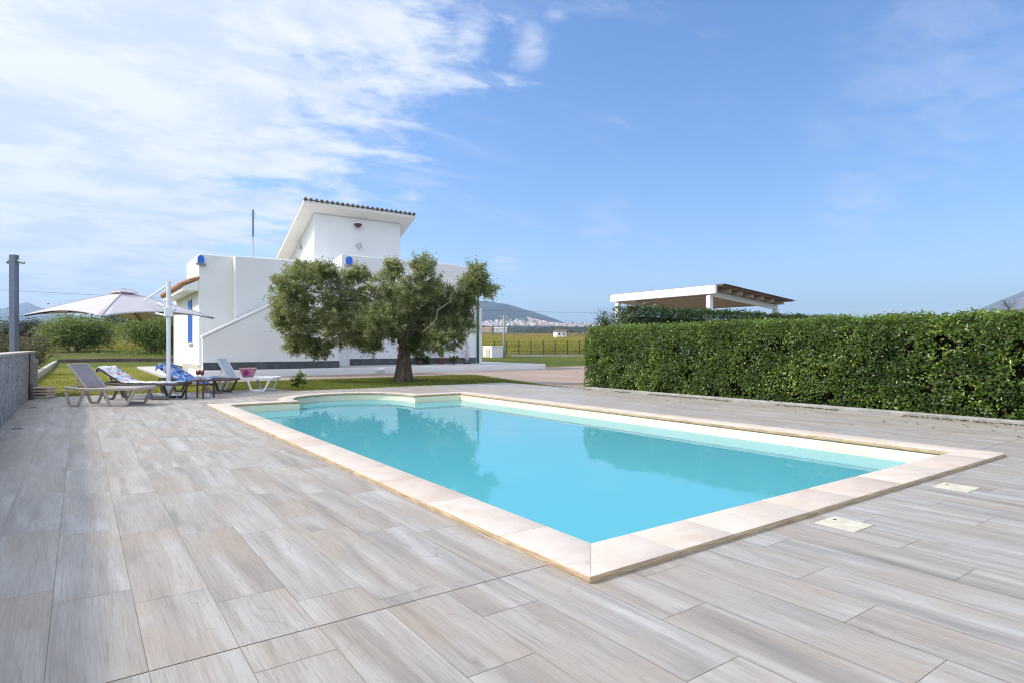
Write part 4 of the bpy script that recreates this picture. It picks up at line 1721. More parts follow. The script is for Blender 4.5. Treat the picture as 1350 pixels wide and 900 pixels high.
def make_lounger(name, label, loc, L, hinge, back_len, back_ang, fmat, mmat, head_rise=.02):
    """x: head (0) to foot (L); y: near side (0) to far side"""
    root = empty(name, loc, -ANG)
    tag(root, label, 'sun lounger', 'sun loungers on the deck')
    z = SEAT
    fr = MB()
    for y in (.025, LWD - .025):
        fr.bar((0.0, y, z + head_rise), (hinge, y, z - .02), .045, .05)
        fr.bar((hinge, y, z - .02), (L, y, z - .005), .045, .06)
    fr.bar((0.02, 0.03, z + head_rise), (0.02, LWD - .03, z + head_rise), .04, .045)
    fr.bar((L - .02, .03, z - .01), (L - .02, LWD - .03, z - .01), .045, .06)
    fr.bar((hinge, .03, z - .03), (hinge, LWD - .03, z - .03), .04, .04)
    fr.build('frame', M[fmat], root, .014, 3)
    for y in (.03, LWD - .03):
        for (a, b, c, d) in ((.0, .1, .25, .38), (L - .66, L - .55, L - .22, L - .08)):
            lg = MB()
            q = [(a, y, z - .03), (b, y, .022), (c, y, .022), (d, y, z - .04)]
            lg.bar(q[0], q[1], .05, .045, (0, 1, 0))
            lg.bar(q[1], q[2], .05, .045, (0, 1, 0))
            lg.bar(q[2], q[3], .05, .045, (0, 1, 0))
            lg.build('leg', M[fmat], root, .012, 2)
    st = MB()
    st.box(hinge + .01, L - .035, .055, LWD - .055, z - .012, z + .004)
    st.build('seat', M[mmat], root)
    bx, bz = -math.cos(back_ang) * back_len, math.sin(back_ang) * back_len
    bk = MB()
    bk.bar((hinge, .055, z + .012), (hinge + bx, .055, z + .012 + bz), .04, .04)
    bk.bar((hinge, LWD - .055, z + .012), (hinge + bx, LWD - .055, z + .012 + bz), .04, .04)
    bk.bar((hinge + bx, .05, z + .012 + bz), (hinge + bx, LWD - .05, z + .012 + bz), .04, .04)
    b = bk.build('backrest', M[fmat], root, .012, 2)
    f = MB()
    nx, nz = math.sin(back_ang), math.cos(back_ang)
    f.hexa([(hinge, .08, z + .01), (hinge, LWD - .08, z + .01), (hinge + bx, LWD - .08, z + .01 + bz), (hinge + bx, .08, z + .01 + bz),
            (hinge + nx * .012, .08, z + .01 + nz * .012), (hinge + nx * .012, LWD - .08, z + .01 + nz * .012), (hinge + bx + nx * .012, LWD - .08, z + .01 + bz + nz * .012), (hinge + bx + nx * .012, .08, z + .01 + bz + nz * .012)])
    f.build('sling', M[mmat], b)
    for y in (.1, LWD - .1):
        pr = MB()
        pr.bar((hinge + bx * .55, y, z + bz * .55), (hinge - .22, y, z - .0), .022, .022)
        pr.build('prop', M[fmat], root)
    return root


def towel(name, label, lounger, L, hinge, back_len, back_ang, mat, y0, y1, end, over=0.0):
    """a cloth lying along a lounger's backrest and seat"""
    o = empty(name, lounger.location, -ANG)
    z = SEAT + .012
    prof = []
    if over:
        prof.append((hinge - math.cos(back_ang) * back_len - .05, z + math.sin(back_ang) * back_len - over))
    for i in range(9):
        t = 1 - i / 8
        prof.append((hinge - math.cos(back_ang) * back_len * t + math.sin(back_ang) * .028, z + .02 + math.sin(back_ang) * back_len * t + math.cos(back_ang) * .02))
    for i in range(1, 12):
        t = i / 11
        prof.append((hinge + .02 + (end - hinge) * t, z + .022 + .006 * math.sin(i * 2.1)))
    m = 12
    grid = []
    for (x, zz) in prof:
        row = []
        for j in range(m + 1):
            s = j / m
            hang = 0.0
            y = y0 + (y1 - y0) * s
            zz2 = zz + .006 * math.sin(x * 23 + s * 9)
            if y < -.012:
                zz2 -= .0 + (-.012 - y) * 3.2
                y = -.022 - (-.012 - y) * .15
            row.append((x, y, zz2))
        grid.append(row)
    mb = MB()
    mb.sheet(grid)
    bpy.data.objects.remove(o)
    ob = mb.build(name, M[mat], None, smooth=True)
    ob.location = lounger.location
    ob.rotation_euler = (0, 0, -ANG)
    s = ob.modifiers.new('solid', 'SOLIDIFY')
    s.thickness = .008
    tag(ob, label, 'towel', 'beach towels on the loungers')
    return ob


l1 = make_lounger('sun_lounger', 'taupe sun lounger with bare raised back, closest to the stone wall', W(11.75, -8.68), 1.42, .40, .57, R(52), 'taupe_plastic', 'taupe_mesh')
l2 = make_lounger('sun_lounger', 'dark sun lounger under the white floral towel', W(13.2, -8.95), 1.66, .42, .62, R(33), 'dark_plastic', 'taupe_mesh')
l3 = make_lounger('sun_lounger', 'dark sun lounger under the blue floral towel', W(15.0, -8.75), 1.75, .55, .66, R(33), 'dark_plastic', 'dark_mesh')
l4 = make_lounger('sun_lounger', 'white sun lounger with the pink basket on its seat', W(15.72, -7.95), 1.74, .55, .56, R(60), 'white_plastic', 'white_mesh')
towel('beach_towel', 'white floral towel spread over the dark lounger nearest the taupe one', l2, 1.66, .42, .62, R(33), 'white_floral', .03, LWD - .03, 1.5, .08)
towel('beach_towel', 'blue floral towel spread over the dark lounger behind the parasol pole', l3, 1.75, .55, .66, R(33), 'blue_floral', -.05, LWD - .03, 1.25, .03)

# basket on the white lounger
p = W(15.72, -7.95) + Vector((CA, -SA, 0)) * .98 + Vector((SA, CA, 0)) * .3
t = empty('basket', (p.x, p.y, SEAT + .006), -ANG)
tag(t, 'oval pink woven basket with a magenta flower on the white lounger', 'basket')
mb = MB()
sides = 20
rings = []
for r_, z in ((.13, 0), (.15, .04), (.19, .15), (.225, .24), (.215, .24), (.17, .1)):
    rings.append([mb.bm.verts.new((r_ * math.cos(k * 2 * math.pi / sides), r_ * .62 * math.sin(k * 2 * math.pi / sides), z)) for k in range(sides)])
for r0, r1 in zip(rings, rings[1:]):
    for k in range(sides):
        mb._face([r0[k], r0[(k + 1) % sides], r1[(k + 1) % sides], r1[k]])
mb._face(rings[0][::-1])
mb.build('body', M['pink_basket'], t, smooth=True)
mb = MB()
mb.tube([(.222 * math.cos(k * .314), .222 * .62 * math.sin(k * .314), .243) for k in range(20)], .012, 6, closed=True)
mb.build('rim', M['pink_rim'], t)
mb = MB()
for k in range(9):
    a = k * 2 * math.pi / 9
    c = Vector((.0 + .055 * math.cos(a), -.135 + .018 * math.sin(a), .13 + .055 * math.sin(a)))
    mb.lathe([(.006, -.02), (.026, -.01), (.026, .01), (.006, .02)], c, 8)
mb.lathe([(.006, -.03), (.03, -.02), (.03, .02), (.006, .03)], (0, -.14, .13), 8)
mb.build('flower', M['magenta'], t)
mb = MB()
mb.tube([(-.1, 0, .24), (-.06, .0, .29), (0, 0, .31), (.06, 0, .29), (.1, 0, .24)], .008, 6)
mb.build('handle', M['dark_iron'], t)

# side table with drinks
tl = W(13.5, -7.28)
t = empty('side_table', tl, -ANG)
tag(t, 'small brown framed side table with red drinks between the loungers', 'side table')
for (x, y) in ((.02, .02), (.40, .02), (.02, .5), (.40, .5)):
    MB().box(x - .016, x + .016, y - .016, y + .016, 0, .385).build('leg', M['brown_wood'], t, .004)
mb = MB()
mb.box(.0, .42, .0, .52, .387, .41)
mb.build('table_top', M['brown_wood'], t, .006)
for y in (.02, .5):
    MB().bar((.04, y, .30), (.38, y, .30), .02, .025).build('rail', M['brown_wood'], t)


def on_table(x, y):
    return tl + Vector((CA, -SA, 0)) * x + Vector((SA, CA, 0)) * y + Vector((0, 0, .412))


for i, (x, y, lab) in enumerate(((.12, .34, 'stemmed glass of red drink on the side table, the one nearer the parasol pole'), (.23, .30, 'stemmed glass of red drink on the side table, the one nearer the white lounger'))):
    g = empty('drink_glass', on_table(x, y))
    tag(g, lab, 'drinking glass', 'glasses on the side table')
    MB().lathe([(.035, 0), (.035, .004), (.006, .008), (.005, .08), (.02, .095), (.045, .13), (.048, .17), (.04, .215), (.0385, .215), (.046, .17), (.043, .132), (.004, .098)], (0, 0, 0), 18).build('glass', M['glass'], g, smooth=True)
    MB().lathe([(.004, .1), (.041, .133), (.0445, .168), (.041, .195)], (0, 0, 0), 18).build('drink', M['red_drink'], g, smooth=True)
g = empty('plate', on_table(.25, .14))
tag(g, 'shallow beige dish on the side table in front of the red drinks', 'dish')
MB().lathe([(.05, 0), (.055, .004), (.12, .022), (.118, .026), (.05, .01)], (0, 0, 0), 20).build('dish', M['pale_stone'], g, smooth=True)
MB().lathe([(.02, .012), (.045, .02), (.04, .04), (.015, .05)], (0.01, 0, 0), 10).build('snack', M['terracotta'], g, smooth=True)
p = W(13.9, -7.0)
t = empty('socket_box', (p.x, p.y, 0), -ANG)
tag(t, 'small white box on the deck under the side table', 'box')
MB().box(-.07, .07, -.05, .05, .002, .09).build('body', M['white_plastic'], t, .008)
MB().box(-.072, .072, -.052, .052, .0905, .1).build('lid', M['white_plastic'], t, .004)

# ------------------------------------------------------------------ beyond the lawn, left
shrub_tree('citrus_tree', 'bushy green citrus tree left of the parasol beyond the lawn', 'tree', ground(97, 58, .2), 3.9, 6.6, .2, M['citrus_leaf'], 2.2, group='trees beyond the lawn', nl=12)
shrub_tree('citrus_tree', 'bushy green citrus tree behind the parasol pole beyond the lawn', 'tree', ground(203, 56, .2), 3.7, 5.6, .2, M['citrus_leaf'], 2.0, group='trees beyond the lawn', nl=11)
shrub_tree('citrus_tree', 'dark green tree between the lamp post and the white tank', 'tree', ground(36, 66, .3), 3.6, 5.6, .2, M['far_leaf'], 1.6, group='trees beyond the lawn', nl=9)
shrub_tree('citrus_tree', 'green tree half hidden by the left edge of the villa', 'tree', ground(246, 70, .5), 4.6, 6.0, .22, M['citrus_leaf'], 1.6, group='trees beyond the lawn', nl=9)


def twiggy(px, d, h, w, label, n=34):
    root = empty('twiggy_shrub', ground(px, d, -.05))
    tag(root, label, 'shrub', 'sparse shrubs behind the stone wall')
    mb = MB()
    C = []
    for i in range(n):
        a = random.uniform(0, 6.28)
        e = Vector((math.cos(a) * w * random.uniform(.2, .6), math.sin(a) * w * random.uniform(.2, .6), h * random.uniform(.5, 1.05)))
        pts = limb(mb, (random.uniform(-.2, .2), random.uniform(-.2, .2), 0), e, .022, .006, .1, 5, 5)
        for q in range(3):
            s = pts[random.randint(2, 4)]
            e2 = s + Vector((random.uniform(-.5, .5), random.uniform(-.5, .5), random.uniform(.1, .6)))
            limb(mb, s, e2, .01, .004, .1, 3, 4)
            for z in range(14):
                C.append(s.lerp(e2, random.random()) + Vector((random.gauss(0, .08), random.gauss(0, .08), random.gauss(0, .08))))
        for z in range(26):
            C.append(Vector(e) * random.uniform(.15, .95) + Vector((random.gauss(0, .16), random.gauss(0, .16), random.gauss(0, .12))))
    mb.build('stems', M['bark_light'], root)
    C = np.array([tuple(c) for c in C])
    C = C[C[:, 2] < h * .78]
    leaves('foliage', C, np.tile([0, 0, 1.0], (len(C), 1)), .12, .05, M['dry_leaf'], root)


twiggy(2, 23, 2.15, 2.4, 'sparse yellowish shrub with bare twigs left of the lamp post')
twiggy(38, 26, 2.1, 2.0, 'sparse yellowish shrub with bare twigs right of the lamp post')

# white concrete tank
t = empty('water_tank', ground(56, 75, .55))
tag(t, 'low round white concrete tank in the garden beyond the lawn', 'tank')
mb = MB()
mb.lathe([(.95, 0), (.95, .9), (.8, .9), (.8, .6)], (0, 0, 0), 32)
mb.build('ring', M['white_trim'], t, .02)
mb = MB()
mb.lathe([(.99, .82), (.99, .94), (.96, .94), (.96, .82)], (0, 0, 0), 32)
mb.build('rim', M['pale_stone'], t)

# undergrowth and far vegetation as masses
def mass(name, pts, leaf, mat, n_per, spread, zr):
    P_ = []
    for (px, d, h) in pts:
        g = ground(px, d, terrain(d))
        m = n_per
        q = RNG.normal(0, 1, (m, 3)) * np.array([spread, spread, 0])
        q[:, 2] = np.abs(RNG.normal(0, .5, m)) * h
        P_.append(np.array(g) + q)
    P_ = np.concatenate(P_)
    o = leaves(name, P_, np.tile([0, 0, .8], (len(P_), 1)), leaf, leaf * .5, mat, None, RNG.random(len(P_)))
    return tag(o, kind='stuff')


mass('undergrowth', [(random.uniform(48, 262), random.uniform(53, 60), random.uniform(.3, .7)) for i in range(70)], .16, M['citrus_leaf'], 180, .9, 1)
mass('garden_weeds', [(random.uniform(130, 262), random.uniform(64, 78), random.uniform(.7, 1.3)) for i in range(40)], .2, M['tall_grass'], 200, 1.2, 1)
mass('scrub', [(random.uniform(110, 270), random.uniform(95, 190), random.uniform(2.0, 4.2)) for i in range(90)], .45, M['scrub_leaf'], 190, 3.2, 1)
mass('far_scrub', [(random.uniform(-60, 300), random.uniform(260, 700), random.uniform(5, 9)) for i in range(150)], 1.2, M['far_leaf'], 110, 9, 1)
mass('field_scrub', [(random.uniform(680, 1000), random.uniform(150, 620), random.uniform(1.5, 4.5)) for i in range(34)], .7, M['far_leaf'], 90, 4, 1)
mass('treeline', [(random.uniform(560, 1000), random.uniform(520, 1500), random.uniform(5, 10)) for i in range(150)], 1.7, M['far_leaf'], 80, 12, 1)

for i, (px, d, h, w) in enumerate(((152, 300, 10, 8), (176, 310, 12.5, 9), (186, 330, 11, 7), (199, 305, 12, 9), (214, 320, 11, 9), (232, 300, 12, 10))):
    shrub_tree('far_tree', ['rounded pale tree far off between the two citrus trees', 'tall dark far tree, second from the left under the parasol', 'narrow dark far tree under the middle of the parasol', 'broad dark far tree under the parasol, just left of the pole',
                            'dark far tree just beside the parasol pole', 'dark far tree between the parasol pole and the villa'][i], 'tree', ground(px, d, terrain(d) - .5), h, w, .75, M['far_leaf'], .8, group='far trees under the parasol', nl=7)

# small far buildings
def far_house(px, py, d, w, h, dep, label, wall, roof, rot=0.0):
    root = empty('farmhouse', ground(px, d, terrain(d) - .3), rot)
    tag(root, label, 'house', 'far houses in the fields')
    MB().box(-w / 2, w / 2, -dep / 2, dep / 2, 0, h).build('wall', M[wall], root)
    mb = MB()
    mb.prism([(-dep / 2 - .25, h), (dep / 2 + .25, h), (0, h + dep * .22)], 'x', -w / 2 - .25, w / 2 + .25)
    mb.build('roof', M[roof], root)
    for s in (-.25, .25):
        MB().box(w * s - .2, w * s + .2, -dep / 2 - .05, -dep / 2 + .01, h * .4, h * .75).build('window', M['window_glass'], root)


far_house(738, 440, 180, 2.9, 1.8, 3.2, 'pale little farmhouse standing alone in the fields right of the pole', 'white_wall', 'tile_roof', R(-20))
far_house(660, 434, 430, 9, 2.8, 5, 'long low white house behind the concrete pole', 'white_wall', 'pale_stone', R(-40))
far_house(642, 436, 430, 6, 2.6, 5, 'low ochre house left of the concrete pole', 'raw_wood', 'terracotta', R(-30))
far_house(155, 432, 380, 10, 3, 5, 'long white shed far off between the two citrus trees', 'white_wall', 'pale_stone', R(35))
far_house(178, 434, 360, 5, 3, 5, 'small white house far off left of the second citrus tree', 'white_wall', 'terracotta', R(30))

# tall grass of the field beyond the fence
def field_grass():
    n = 90000
    th = RNG.uniform((560 - CX) / FOC, (1100 - CX) / FOC, n)
    d = 66 + 130 * RNG.random(n) ** 1.7
    l = th * d
    x, y = SA * d + CA * l, CA * d - SA * l
    r = np.hypot(x, y)
    z = np.interp(r, [0, 40, 60, 120, 200, 400], [0, 0, .3, 2.0, 4.8, 10.5]) - .1
    h = RNG.uniform(.2, .7, n) * np.clip(1.6 - d / 110, .25, 1)
    w = .05 * (1 + d / 100)
    a = RNG.uniform(0, 6.28, n)
    dx, dy = np.cos(a) * w, np.sin(a) * w
    V = np.stack([np.stack([x - dx, y - dy, z], 1), np.stack([x + dx, y + dy, z], 1), np.stack([x + RNG.normal(0, .2, n), y + RNG.normal(0, .2, n), z + h], 1)], 1).reshape(-1, 3)
    tag(np_mesh('field_grass', V, np.arange(n * 3).reshape(-1, 3), M['tall_grass'], None, RNG.random(n)), kind='stuff')


field_grass()

# wire fence with slim dark posts
root = empty('wire_fence', ground(740, 62, .3))
tag(root, 'dark wire fence with slim posts along the far edge of the grounds', 'fence')
FP = [ground(px, 61 + .004 * (px - 640), .25) for px in range(652, 960, 16)]
o0 = root.location
for p in FP:
    MB().tube([p - o0 + Vector((0, 0, -.2)), p - o0 + Vector((0, 0, 1.5))], .045, 6).build('post', M['dark_iron'], root)
mb = MB()
for k in range(7):
    z = .1 + k * .22
    for a, b in zip(FP, FP[1:]):
        mb.tube([a - o0 + Vector((0, 0, z)), b - o0 + Vector((0, 0, z))], .006, 4, False)
mb.build('wires', M['dark_iron'], root)
mb = MB()
a, b = ground(675, 58.5, .2), ground(900, 59.5, .2)
mb.bar(a, b, .25, .3)
tag(mb.build('fence_kerb', M['pale_stone'], None, .02), 'pale low kerb at the foot of the far wire fence', 'kerb')

# utility hut and concrete pole
p = ground(648.5, 56, .15)
t = empty('utility_hut', p, R(-6))
tag(t, 'small white utility hut with a pale door at the far edge of the grounds', 'hut')
MB().box(0, 1.15, 0, 1.9, -.2, 1.02).build('wall', M['white_wall'], t, .01)
MB().box(-.04, 1.19, -.04, 1.94, 1.022, 1.1).build('roof', M['white_trim'], t, .01)
MB().box(-.03, -.003, .45, 1.25, -.02, .82).build('door', M['cream_lid'], t, .01)
MB().box(-.035, -.003, .4, .447, -.02, .86).build('door_frame', M['pale_stone'], t)
t = empty('utility_pole', ground(664.5, 55, .1))
tag(t, 'grey concrete power pole with short crossarm beside the white hut', 'pole')
MB().tube([(0, 0, -.3), (0, 0, 3.75)], [.13, .09], 10).build('shaft', M['concrete'], t, smooth=True)
MB().bar((-.3 * CA, .3 * SA, 3.65), (.3 * CA, -.3 * SA, 3.65), .07, .07).build('crossarm', M['concrete'], t)
for s in (-.27, 0, .27):
    MB().lathe([(.02, 0), (.045, .04), (.03, .07), (.045, .1), (.02, .13)], (s * CA, -s * SA, 3.69 + (.06 if s == 0 else 0)), 8).build('insulator', M['alu'], t)

# overhead cable
mb = MB()
pa, pb = ground(-300, 85, zat(366, 85)), ground(830, 160, zat(413.5, 160))
pts = []
for i in range(25):
    s = i / 24
    q = pa.lerp(pb, s)
    q.z -= .9 * 4 * s * (1 - s)
    pts.append(q)
mb.tube(pts, .02, 5)
tag(mb.build('overhead_cable', M['dark_iron']), 'thin overhead cable crossing the sky behind the parasol and villa', 'cable')

# ------------------------------------------------------------------ hills and far town
def ridge(name, prof, D, depth, mat, rough, seed):
    pxs = np.linspace(prof[0][0], prof[-1][0], 150)
    ys = np.interp(pxs, [p[0] for p in prof], [p[1] for p in prof])
    V, F = [], []
    nt_ = 26
    for px, py in zip(pxs, ys):
        for j in range(nt_ + 1):
            t = j / nt_
            d = D - depth + depth * 1.7 * t
            top = max(0.0, EYE + (HZ - py) * D / FOC)
            base = terrain(D - depth) * .9
            s = math.sin(min(1, t / .588) * math.pi / 2) if t < .588 else 1 - (t - .588) / .412
            p = ground(px, d)
            hgt = max(top - base, 0) * s
            nz = mnoise.fractal(Vector((p.x / 420 + seed, p.y / 420, .3)), 1, 2, 6)
            V.append((p.x, p.y, base - 15 + hgt + 15 * s + nz * rough * s * (.25 + .75 * abs(t - .588)) * min(1, hgt / 80)))
    for i in range(len(pxs) - 1):
        for j in range(nt_):
            a = i * (nt_ + 1) + j
            F.append((a, a + nt_ + 1, a + nt_ + 2, a + 1))
    tag(np_mesh(name, np.array(V), np.array(F), mat, None, None, True), kind='structure')


ridge('hill', [(470, 436), (520, 420), (560, 408), (590, 400), (612, 397.5), (640, 398.5), (668, 403), (690, 409), (712, 416), (728, 423), (744, 428), (775, 433)], 4300, 1500, M['hill'], 55, 1)
ridge('far_hill', [(-140, 398), (-60, 407), (0, 411), (22, 404), (36, 402), (48, 406), (75, 412), (110, 420), (160, 424), (230, 425), (280, 428), (420, 430)], 5600, 1500, M['hill'], 60, 5)
ridge('bare_hill', [(1180, 440), (1235, 430), (1270, 419), (1296, 408), (1322, 399), (1350, 389), (1390, 378), (1450, 372), (1540, 380), (1700, 420)], 4200, 1500, M['bare_hill'], 70, 9)


def town():
    V, F, rn = [], [], []
    for i in range(4200):
        u = random.random()
        px = random.triangular(600, 900, 700) if u < .75 else random.uniform(560, 905)
        if px < 735 and random.random() < .3:
            py = random.triangular(408, 436, 428)
        else:
            py = random.triangular(425, 437, 431)
        if px > 742: py = random.triangular(427, 436, 431)
        py = max(py, float(np.interp(px, [560, 612, 640, 668, 690, 712, 728, 744], [420, 409, 409, 414, 419, 424, 427, 428])))
        d = 2450 + (437 - py) * 38 + random.uniform(-60, 60)
        if py < 424: d = 3000 + (424 - py) * 60
        if px < 735:
            frac = min(1, max(0, (py - 425) / 12))
        p = ground(px, d)
        z = zat(py, d)
        w, dp, h = random.uniform(5, 13), random.uniform(5, 11), random.uniform(3, 7.5)
        a = random.uniform(0, 1.57)
        c, s = math.cos(a) * w / 2, math.sin(a) * w / 2
        c2, s2 = -math.sin(a) * dp / 2, math.cos(a) * dp / 2
        i0 = len(V)
        for zz in (z - 12, z + h):
            for (e, f) in ((-1, -1), (1, -1), (1, 1), (-1, 1)):
                V.append((p.x + e * c + f * c2, p.y + e * s + f * s2, zz))
        for q in ((4, 5, 6, 7), (0, 1, 5, 4), (1, 2, 6, 5), (2, 3, 7, 6), (3, 0, 4, 7)):
            F.append([i0 + k for k in q])
        rn += [random.random()] * 5
    tag(np_mesh('distant_town', np.array(V), np.array(F), M['town_mix'], None, rn), kind='stuff')


k = NT('town_mix')
r = k.attr('rnd').outputs['Fac']
M['town_mix'] = k.done(k.bsdf(k.ramp(r, [(0, (.5, .45, .41)), (.3, (.6, .44, .35)), (.55, (.26, .14, .10)), (.72, (.78, .73, .68)), (.88, (.10, .11, .08))], 'CONSTANT'), .9))
town()

# haze: a closed box of thin even air round the place, the sky outside it
HAZE = True
if HAZE:
    k = NT('haze_air')
    pv = k.n('VolumePrincipled')
    pv.inputs['Color'].default_value = (.52, .72, 1.0, 1)
    pv.inputs['Density'].default_value = 1.7e-4
    pv.inputs['Anisotropy'].default_value = .2
    M['haze'] = k.done(None, pv.outputs[0])
    mb = MB()
    mb.box(-9000, 9000, -9000, 9000, -40, 620)
    tag(mb.build('haze', M['haze']), kind='stuff')

# ------------------------------------------------------------------ light, sky, camera
SUN_EL, SUN_AZ = R(40), R(-54)                     # azimuth from +Y towards +X
sd = Vector((math.sin(SUN_AZ) * math.cos(SUN_EL), math.cos(SUN_AZ) * math.cos(SUN_EL), math.sin(SUN_EL)))
sun = bpy.data.lights.new('sun', 'SUN')
sun.energy, sun.angle, sun.color = 2.95, R(5.0), (1.0, .93, .84)
so = bpy.data.objects.new('sun', sun)
COL.objects.link(so)
so.rotation_euler = sd.to_track_quat('Z', 'Y').to_euler()

w = bpy.data.worlds.new('World')
sc.world = w
w.use_nodes = True
nt = w.node_tree
nt.nodes.clear()
N = lambda kind: nt.nodes.new('ShaderNode' + kind)
LK = nt.links.new


def wm(op, a, b=0.0, clamp=False):
    n = N('Math')
    n.operation, n.use_clamp = op, clamp
    for i, v in enumerate((a, b)):
        if isinstance(v, (int, float)): n.inputs[i].default_value = v
        else: LK(v, n.inputs[i])
    return n.outputs[0]


def smooth(v, lo, hi):
    n = N('MapRange')
    n.interpolation_type = 'SMOOTHSTEP'
    LK(v, n.inputs[0])
    n.inputs[1].default_value, n.inputs[2].default_value = lo, hi
    return n.outputs[0]


sky = N('TexSky')
sky.sky_type, sky.sun_disc = 'NISHITA', False
sky.sun_elevation, sky.sun_rotation = SUN_EL, SUN_AZ % (2 * math.pi)
sky.ozone_density, sky.dust_density, sky.air_density = 4.0, .6, 1.0
tc = N('TexCoord')
dirv = tc.outputs['Generated']
sep = N('SeparateXYZ')
LK(dirv, sep.inputs[0])
# cloud sheet: directions projected on a high plane
den = wm('ADD', wm('MAXIMUM', sep.outputs[2], 0.0), .10)
cu = N('CombineXYZ')
LK(wm('DIVIDE', sep.outputs[0], den), cu.inputs[0])
LK(wm('DIVIDE', sep.outputs[1], den), cu.inputs[1])


def wnoise(scale, detail, rough, dist, stretch=(1, 1, 1), rot=0.0, off=(0, 0, 0)):
    mp = N('Mapping')
    mp.inputs['Scale'].default_value = stretch
    mp.inputs['Rotation'].default_value = (0, 0, rot)
    mp.inputs['Location'].default_value = off
    LK(cu.outputs[0], mp.inputs[0])
    n = N('TexNoise')
    LK(mp.outputs[0], n.inputs['Vector'])
    n.inputs['Scale'].default_value, n.inputs['Detail'].default_value = scale, detail
    n.inputs['Roughness'].default_value, n.inputs['Distortion'].default_value = rough, dist
    return n.outputs['Fac']


def cam_dir(px, py):
    v = W(1.0, (px - CX) / FOC)
    v.z = (HZ - py) / FOC
    return v


def bank(p, q):
    """signed side of the great circle through two bearings: positive to the left of the cloud bank's edge"""
    nrm = cam_dir(*p).cross(cam_dir(*q)).normalized()
    if nrm.dot(cam_dir(150, 200)) < 0: nrm = -nrm
    n = N('VectorMath')
    n.operation = 'DOT_PRODUCT'
    LK(dirv, n.inputs[0])
    n.inputs[1].default_value = nrm
    return n.outputs['Value']


side = bank((665, 0), (405, 330))
big = wnoise(1.3, 6, .6, .4, (1, 1.25, 1), R(20))
fine = wnoise(4.2, 9, .66, .35, (1, 1.35, 1), R(35), (4, 1, 0))
body = wm('ADD', wm('MULTIPLY', side, 2.2), wm('ADD', wm('MULTIPLY', wm('SUBTRACT', big, .5), 1.5), wm('MULTIPLY', wm('SUBTRACT', fine, .5), 1.1)))
dens = smooth(body, -.12, .34)
wisp = wnoise(1.0, 7, .65, 1.0, (.6, 2.6, 1), R(60), (2.3, 7.7, 0))
wl = smooth(wm('ADD', wisp, wm('MULTIPLY', side, .12)), .50, .80)
dens = wm('MAXIMUM', dens, wm('MULTIPLY', wl, .55))
# unseen bright cloud added behind the viewer to fill the facade; clouds glow towards the sun
for (px, py, rad, amp) in ((618, 48, .045, .75), (700, 62, .04, .6), (668, 346, .035, .6), (735, 8, .03, .5), (1240, 110, .17, .22), (1130, 275, .07, .25), (800, 296, .06, .25)):
    pd = N('VectorMath')
    pd.operation = 'DISTANCE'
    LK(dirv, pd.inputs[0])
    pd.inputs[1].default_value = cam_dir(px, py).normalized()
    pf = wm('SUBTRACT', 1.0, smooth(pd.outputs['Value'], 0.0, rad * 1.6))
    pn = smooth(wm('ADD', wm('ADD', wm('MULTIPLY', fine, 1.25), wm('MULTIPLY', wisp, .35)), wm('MULTIPLY', pf, .36)), .86, 1.25)
    dens = wm('MAXIMUM', dens, wm('MULTIPLY', wm('MULTIPLY', pn, pf), amp))
veil = wm('MULTIPLY', smooth(side, .0, .5), .62)
dens = wm('MAXIMUM', dens, veil)
rear = N('VectorMath')
rear.operation = 'DOT_PRODUCT'
LK(dirv, rear.inputs[0])
rear.inputs[1].default_value = (-.35, -.94, 0)
rear_fill = smooth(wm('ADD', rear.outputs['Value'], wm('MULTIPLY', wm('SUBTRACT', big, .5), 1.2)), .0, .5)
dens = wm('MAXIMUM', dens, wm('MULTIPLY', rear_fill, .45))
sun_d = N('VectorMath')
sun_d.operation = 'DOT_PRODUCT'
LK(dirv, sun_d.inputs[0])
sun_d.inputs[1].default_value = sd
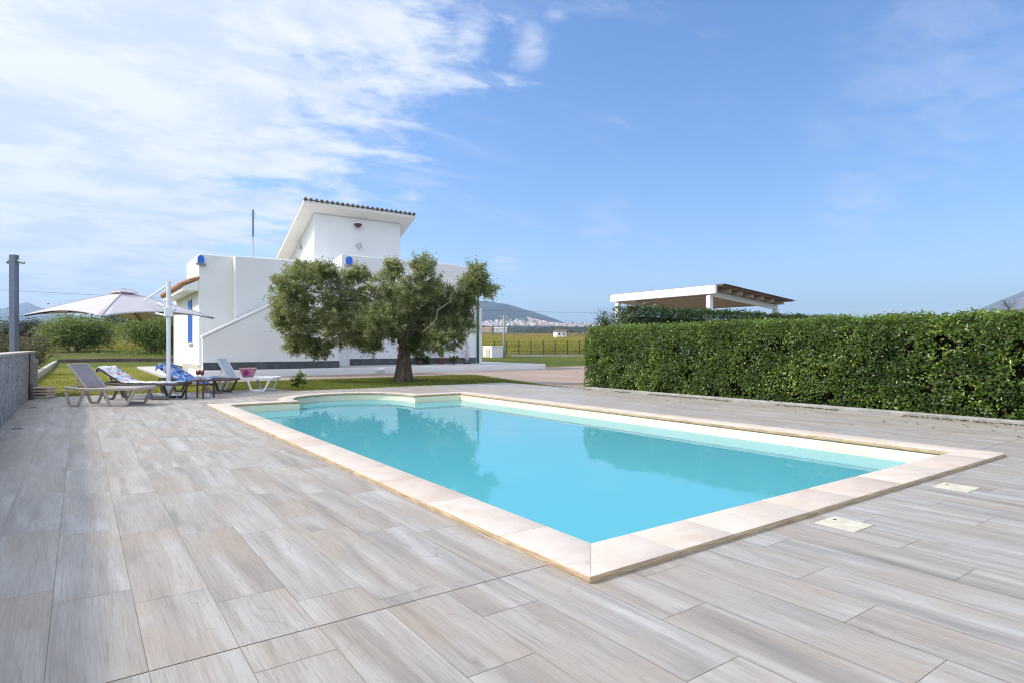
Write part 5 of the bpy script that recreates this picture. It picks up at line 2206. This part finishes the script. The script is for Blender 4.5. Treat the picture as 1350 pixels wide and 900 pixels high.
glow = wm('ADD', wm('ADD', 1.0, wm('MULTIPLY', smooth(sun_d.outputs['Value'], .68, .98), 1.8)), wm('MULTIPLY', smooth(rear.outputs['Value'], .1, .6), .9))  # the rear term brightens the added cloud for more fill light
low = smooth(sep.outputs[2], -.01, .05)
dens = wm('MULTIPLY', wm('MULTIPLY', dens, low), .96)
shade = smooth(wnoise(2.6, 8, .64, .3, (1, 1.3, 1), R(25), (9, 3, 0)), .36, .62)
cc = N('Mix')
cc.data_type = 'RGBA'
LK(shade, cc.inputs[0])
cc.inputs[6].default_value = (3.35, 3.75, 4.5, 1)
cc.inputs[7].default_value = (4.6, 4.75, 5.0, 1)
hs = N('HueSaturation')
hs.inputs['Saturation'].default_value = 1.17
hs.inputs['Hue'].default_value = .506
LK(sky.outputs[0], hs.inputs['Color'])
mx = N('Mix')
mx.data_type = 'RGBA'
LK(dens, mx.inputs[0])
LK(hs.outputs[0], mx.inputs[6])
gm = N('VectorMath')
gm.operation = 'SCALE'
LK(cc.outputs[2], gm.inputs[0])
LK(glow, gm.inputs['Scale'])
LK(gm.outputs[0], mx.inputs[7])
bg = N('Background')
bg.inputs[1].default_value = .15
LK(mx.outputs[2], bg.inputs[0])
LK(bg.outputs[0], N('OutputWorld').inputs[0])

cam = bpy.data.cameras.new('camera')
co = bpy.data.objects.new('camera', cam)
COL.objects.link(co)
co.location = (0, 0, EYE)
co.rotation_euler = (R(90), 0, -ANG)
cam.sensor_fit, cam.sensor_width = 'HORIZONTAL', 36
cam.lens = FOC / 1350 * 36
cam.shift_y = (HZ - 450) / 1350
cam.clip_start, cam.clip_end = .05, 30000
sc.camera = co

vs = sc.view_settings
vs.view_transform, vs.look, vs.gamma, vs.exposure = 'Standard', 'None', 1.0, .55
vs.use_curve_mapping = False
cy = sc.cycles
cy.max_bounces, cy.diffuse_bounces, cy.glossy_bounces, cy.transmission_bounces, cy.volume_bounces = 8, 3, 4, 6, 0
cy.transparent_max_bounces = 8
cy.filter_width = 1.1
cy.caustics_reflective = cy.caustics_refractive = False
